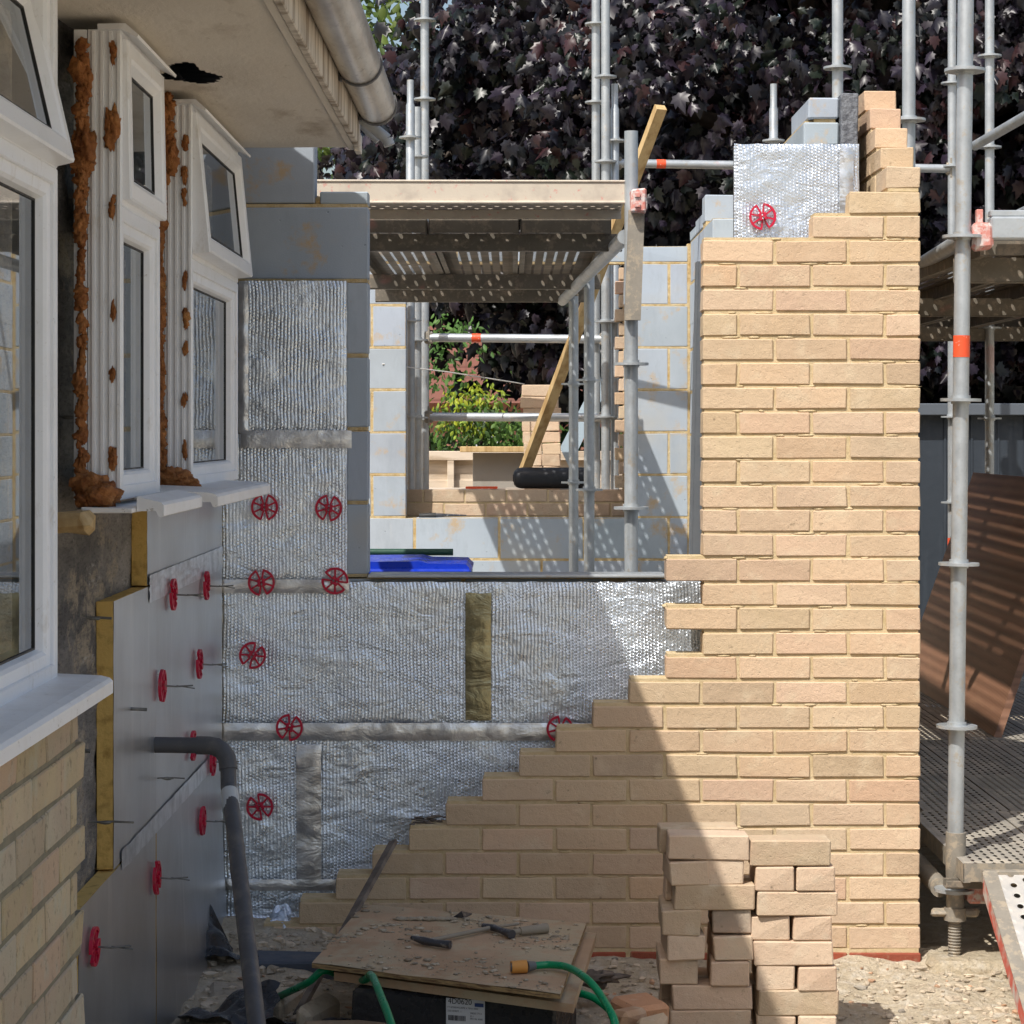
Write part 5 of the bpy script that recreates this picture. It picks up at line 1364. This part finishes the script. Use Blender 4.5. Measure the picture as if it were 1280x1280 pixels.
crown(sb, (-.27, 15.95, .16), (.17, .15, .17), 30, 13, .05, [(.36, .40, .03), (.28, .36, .04), (.16, .27, .04)], M['leaf_g'], OVAL, None, .3, .09, 22, 'foliage')
trunk(sb, -.3, 16.4, -1.65, -.2, .05, [(-.5, 16.3, .2), (-.1, 16.3, .1)])
s2 = thing('climbing_shrub', 'loose leafy green shrub hanging left of the yellow tipped one', 'shrub', (-.7, 16.6, -1.65))
crown(s2, (-.50, 16.0, .52), (.22, .2, .26), 34, 12, .055, [(.08, .17, .04), (.12, .22, .06)], M['leaf_g'], OVAL, None, .3, .11, 31); trunk(s2, -.6, 16.2, -1.65, .2, .03, [(-.55, 16.1, .6)])
hd_ = thing('hedge', 'dark green hedge behind the garden fence', 'hedge', (1.5, 20, -1.65))
crown(hd_, (1.2, 19.0, -.9), (5.5, .8, 1.0), 900, 14, .12, [(.04, .08, .03), (.055, .11, .03), (.03, .055, .025)], M['leaf_g'], OVAL, None, .3, .22, 41, 'foliage')
# fence
fn_ = thing('garden_fence', 'pale wooden panel fence seen beyond the rear window', 'fence', (0, 15.3, -1.65))
b = MB()
for k in range(10):
    b.box(-6, 1.8, 15.3, 15.32, -1.65+.148*k, -1.65+.148*k+.152, .002, Matrix.Rotation(R(4), 3, 'X'))
b.build('slats', M['fence'], fn_)
b = MB(); b.box(-6, 1.8, 15.24, 15.33, -.185, -.125, .003); b.build('top_rail', M['fence'], fn_)
for xp in (-4.3, -2.4, -.40, 1.4):
    b = MB(); b.box(xp-.022, xp+.022, 15.24, 15.30, -1.65, -.187, .003); b.build('post', M['fence'], fn_)
# house
hs_ = thing('house', 'distant house with a red tiled roof glimpsed between the shrub and fence', 'house', (-1.2, 33, -1.65))
b = MB(); b.box(-5, 1.5, 32.5, 36, -1.65, .5); b.build('wall', M['housebrick'], hs_)
b = MB(); b.slab([(-5.3, 32.2, .4), (1.6, 32.2, .4), (1.0, 34.5, 1.75), (-5.0, 34.5, 1.75)], (0, .1, .08)); b.build('roof', M['tiles'], hs_)
b = MB(); b.box(-.55, -.2, 32.47, 32.5, -.2, .3); b.build('window', M['label'], hs_)
# far tree line so the horizon is closed
fr = thing('far_trees', 'distant green trees behind the house', 'tree', (0, 60, -1.65)); fr['kind'] = 'stuff'
crown(fr, (0, 60, 0), (30, 4, 5.0), 1600, 8, 1.2, [(.04, .07, .02), (.06, .09, .03)], M['leaf_g'], OVAL, None, .3, .9, 51, 'foliage')

# ------------------------------------------------------------------ camera, light, world
cam = bpy.data.cameras.new('camera'); co = bpy.data.objects.new('camera', cam); C.objects.link(co); bpy.context.scene.camera = co
co.location = (0, 0, H); co.rotation_euler = (R(90), 0, 0); cam.sensor_width = 36; cam.lens = F/1280*36; cam.shift_y = -100/1280; cam.clip_end = 600; cam.clip_start = .05
v = Vector((.417, .65, -1)).normalized()
sun = bpy.data.lights.new('sun', 'SUN'); sun.energy = 5.0; sun.angle = R(.55); sun.color = (1, .965, .90); so = bpy.data.objects.new('sun', sun); C.objects.link(so)
so.rotation_euler = v.to_track_quat('-Z', 'Y').to_euler(); so.location = (-4, -6, 10)
w = bpy.data.worlds.new('World'); bpy.context.scene.world = w; w.use_nodes = True
nt = w.node_tree; bg = nt.nodes['Background']; sk = nt.nodes.new('ShaderNodeTexSky'); sk.sky_type = 'NISHITA'; sk.sun_disc = False
sk.sun_elevation = math.asin(-v.z); sk.sun_rotation = math.atan2(-v.x, -v.y); sk.air_density = 1.2; sk.dust_density = 3.5; sk.ozone_density = 1.0
nt.links.new(sk.outputs[0], bg.inputs[0]); bg.inputs[1].default_value = .15
sc_ = bpy.context.scene; sc_.view_settings.view_transform = 'Standard'; sc_.view_settings.look = 'None'; sc_.view_settings.exposure = 0
for o in bpy.data.objects:
    if '_o' in o: del o['_o']
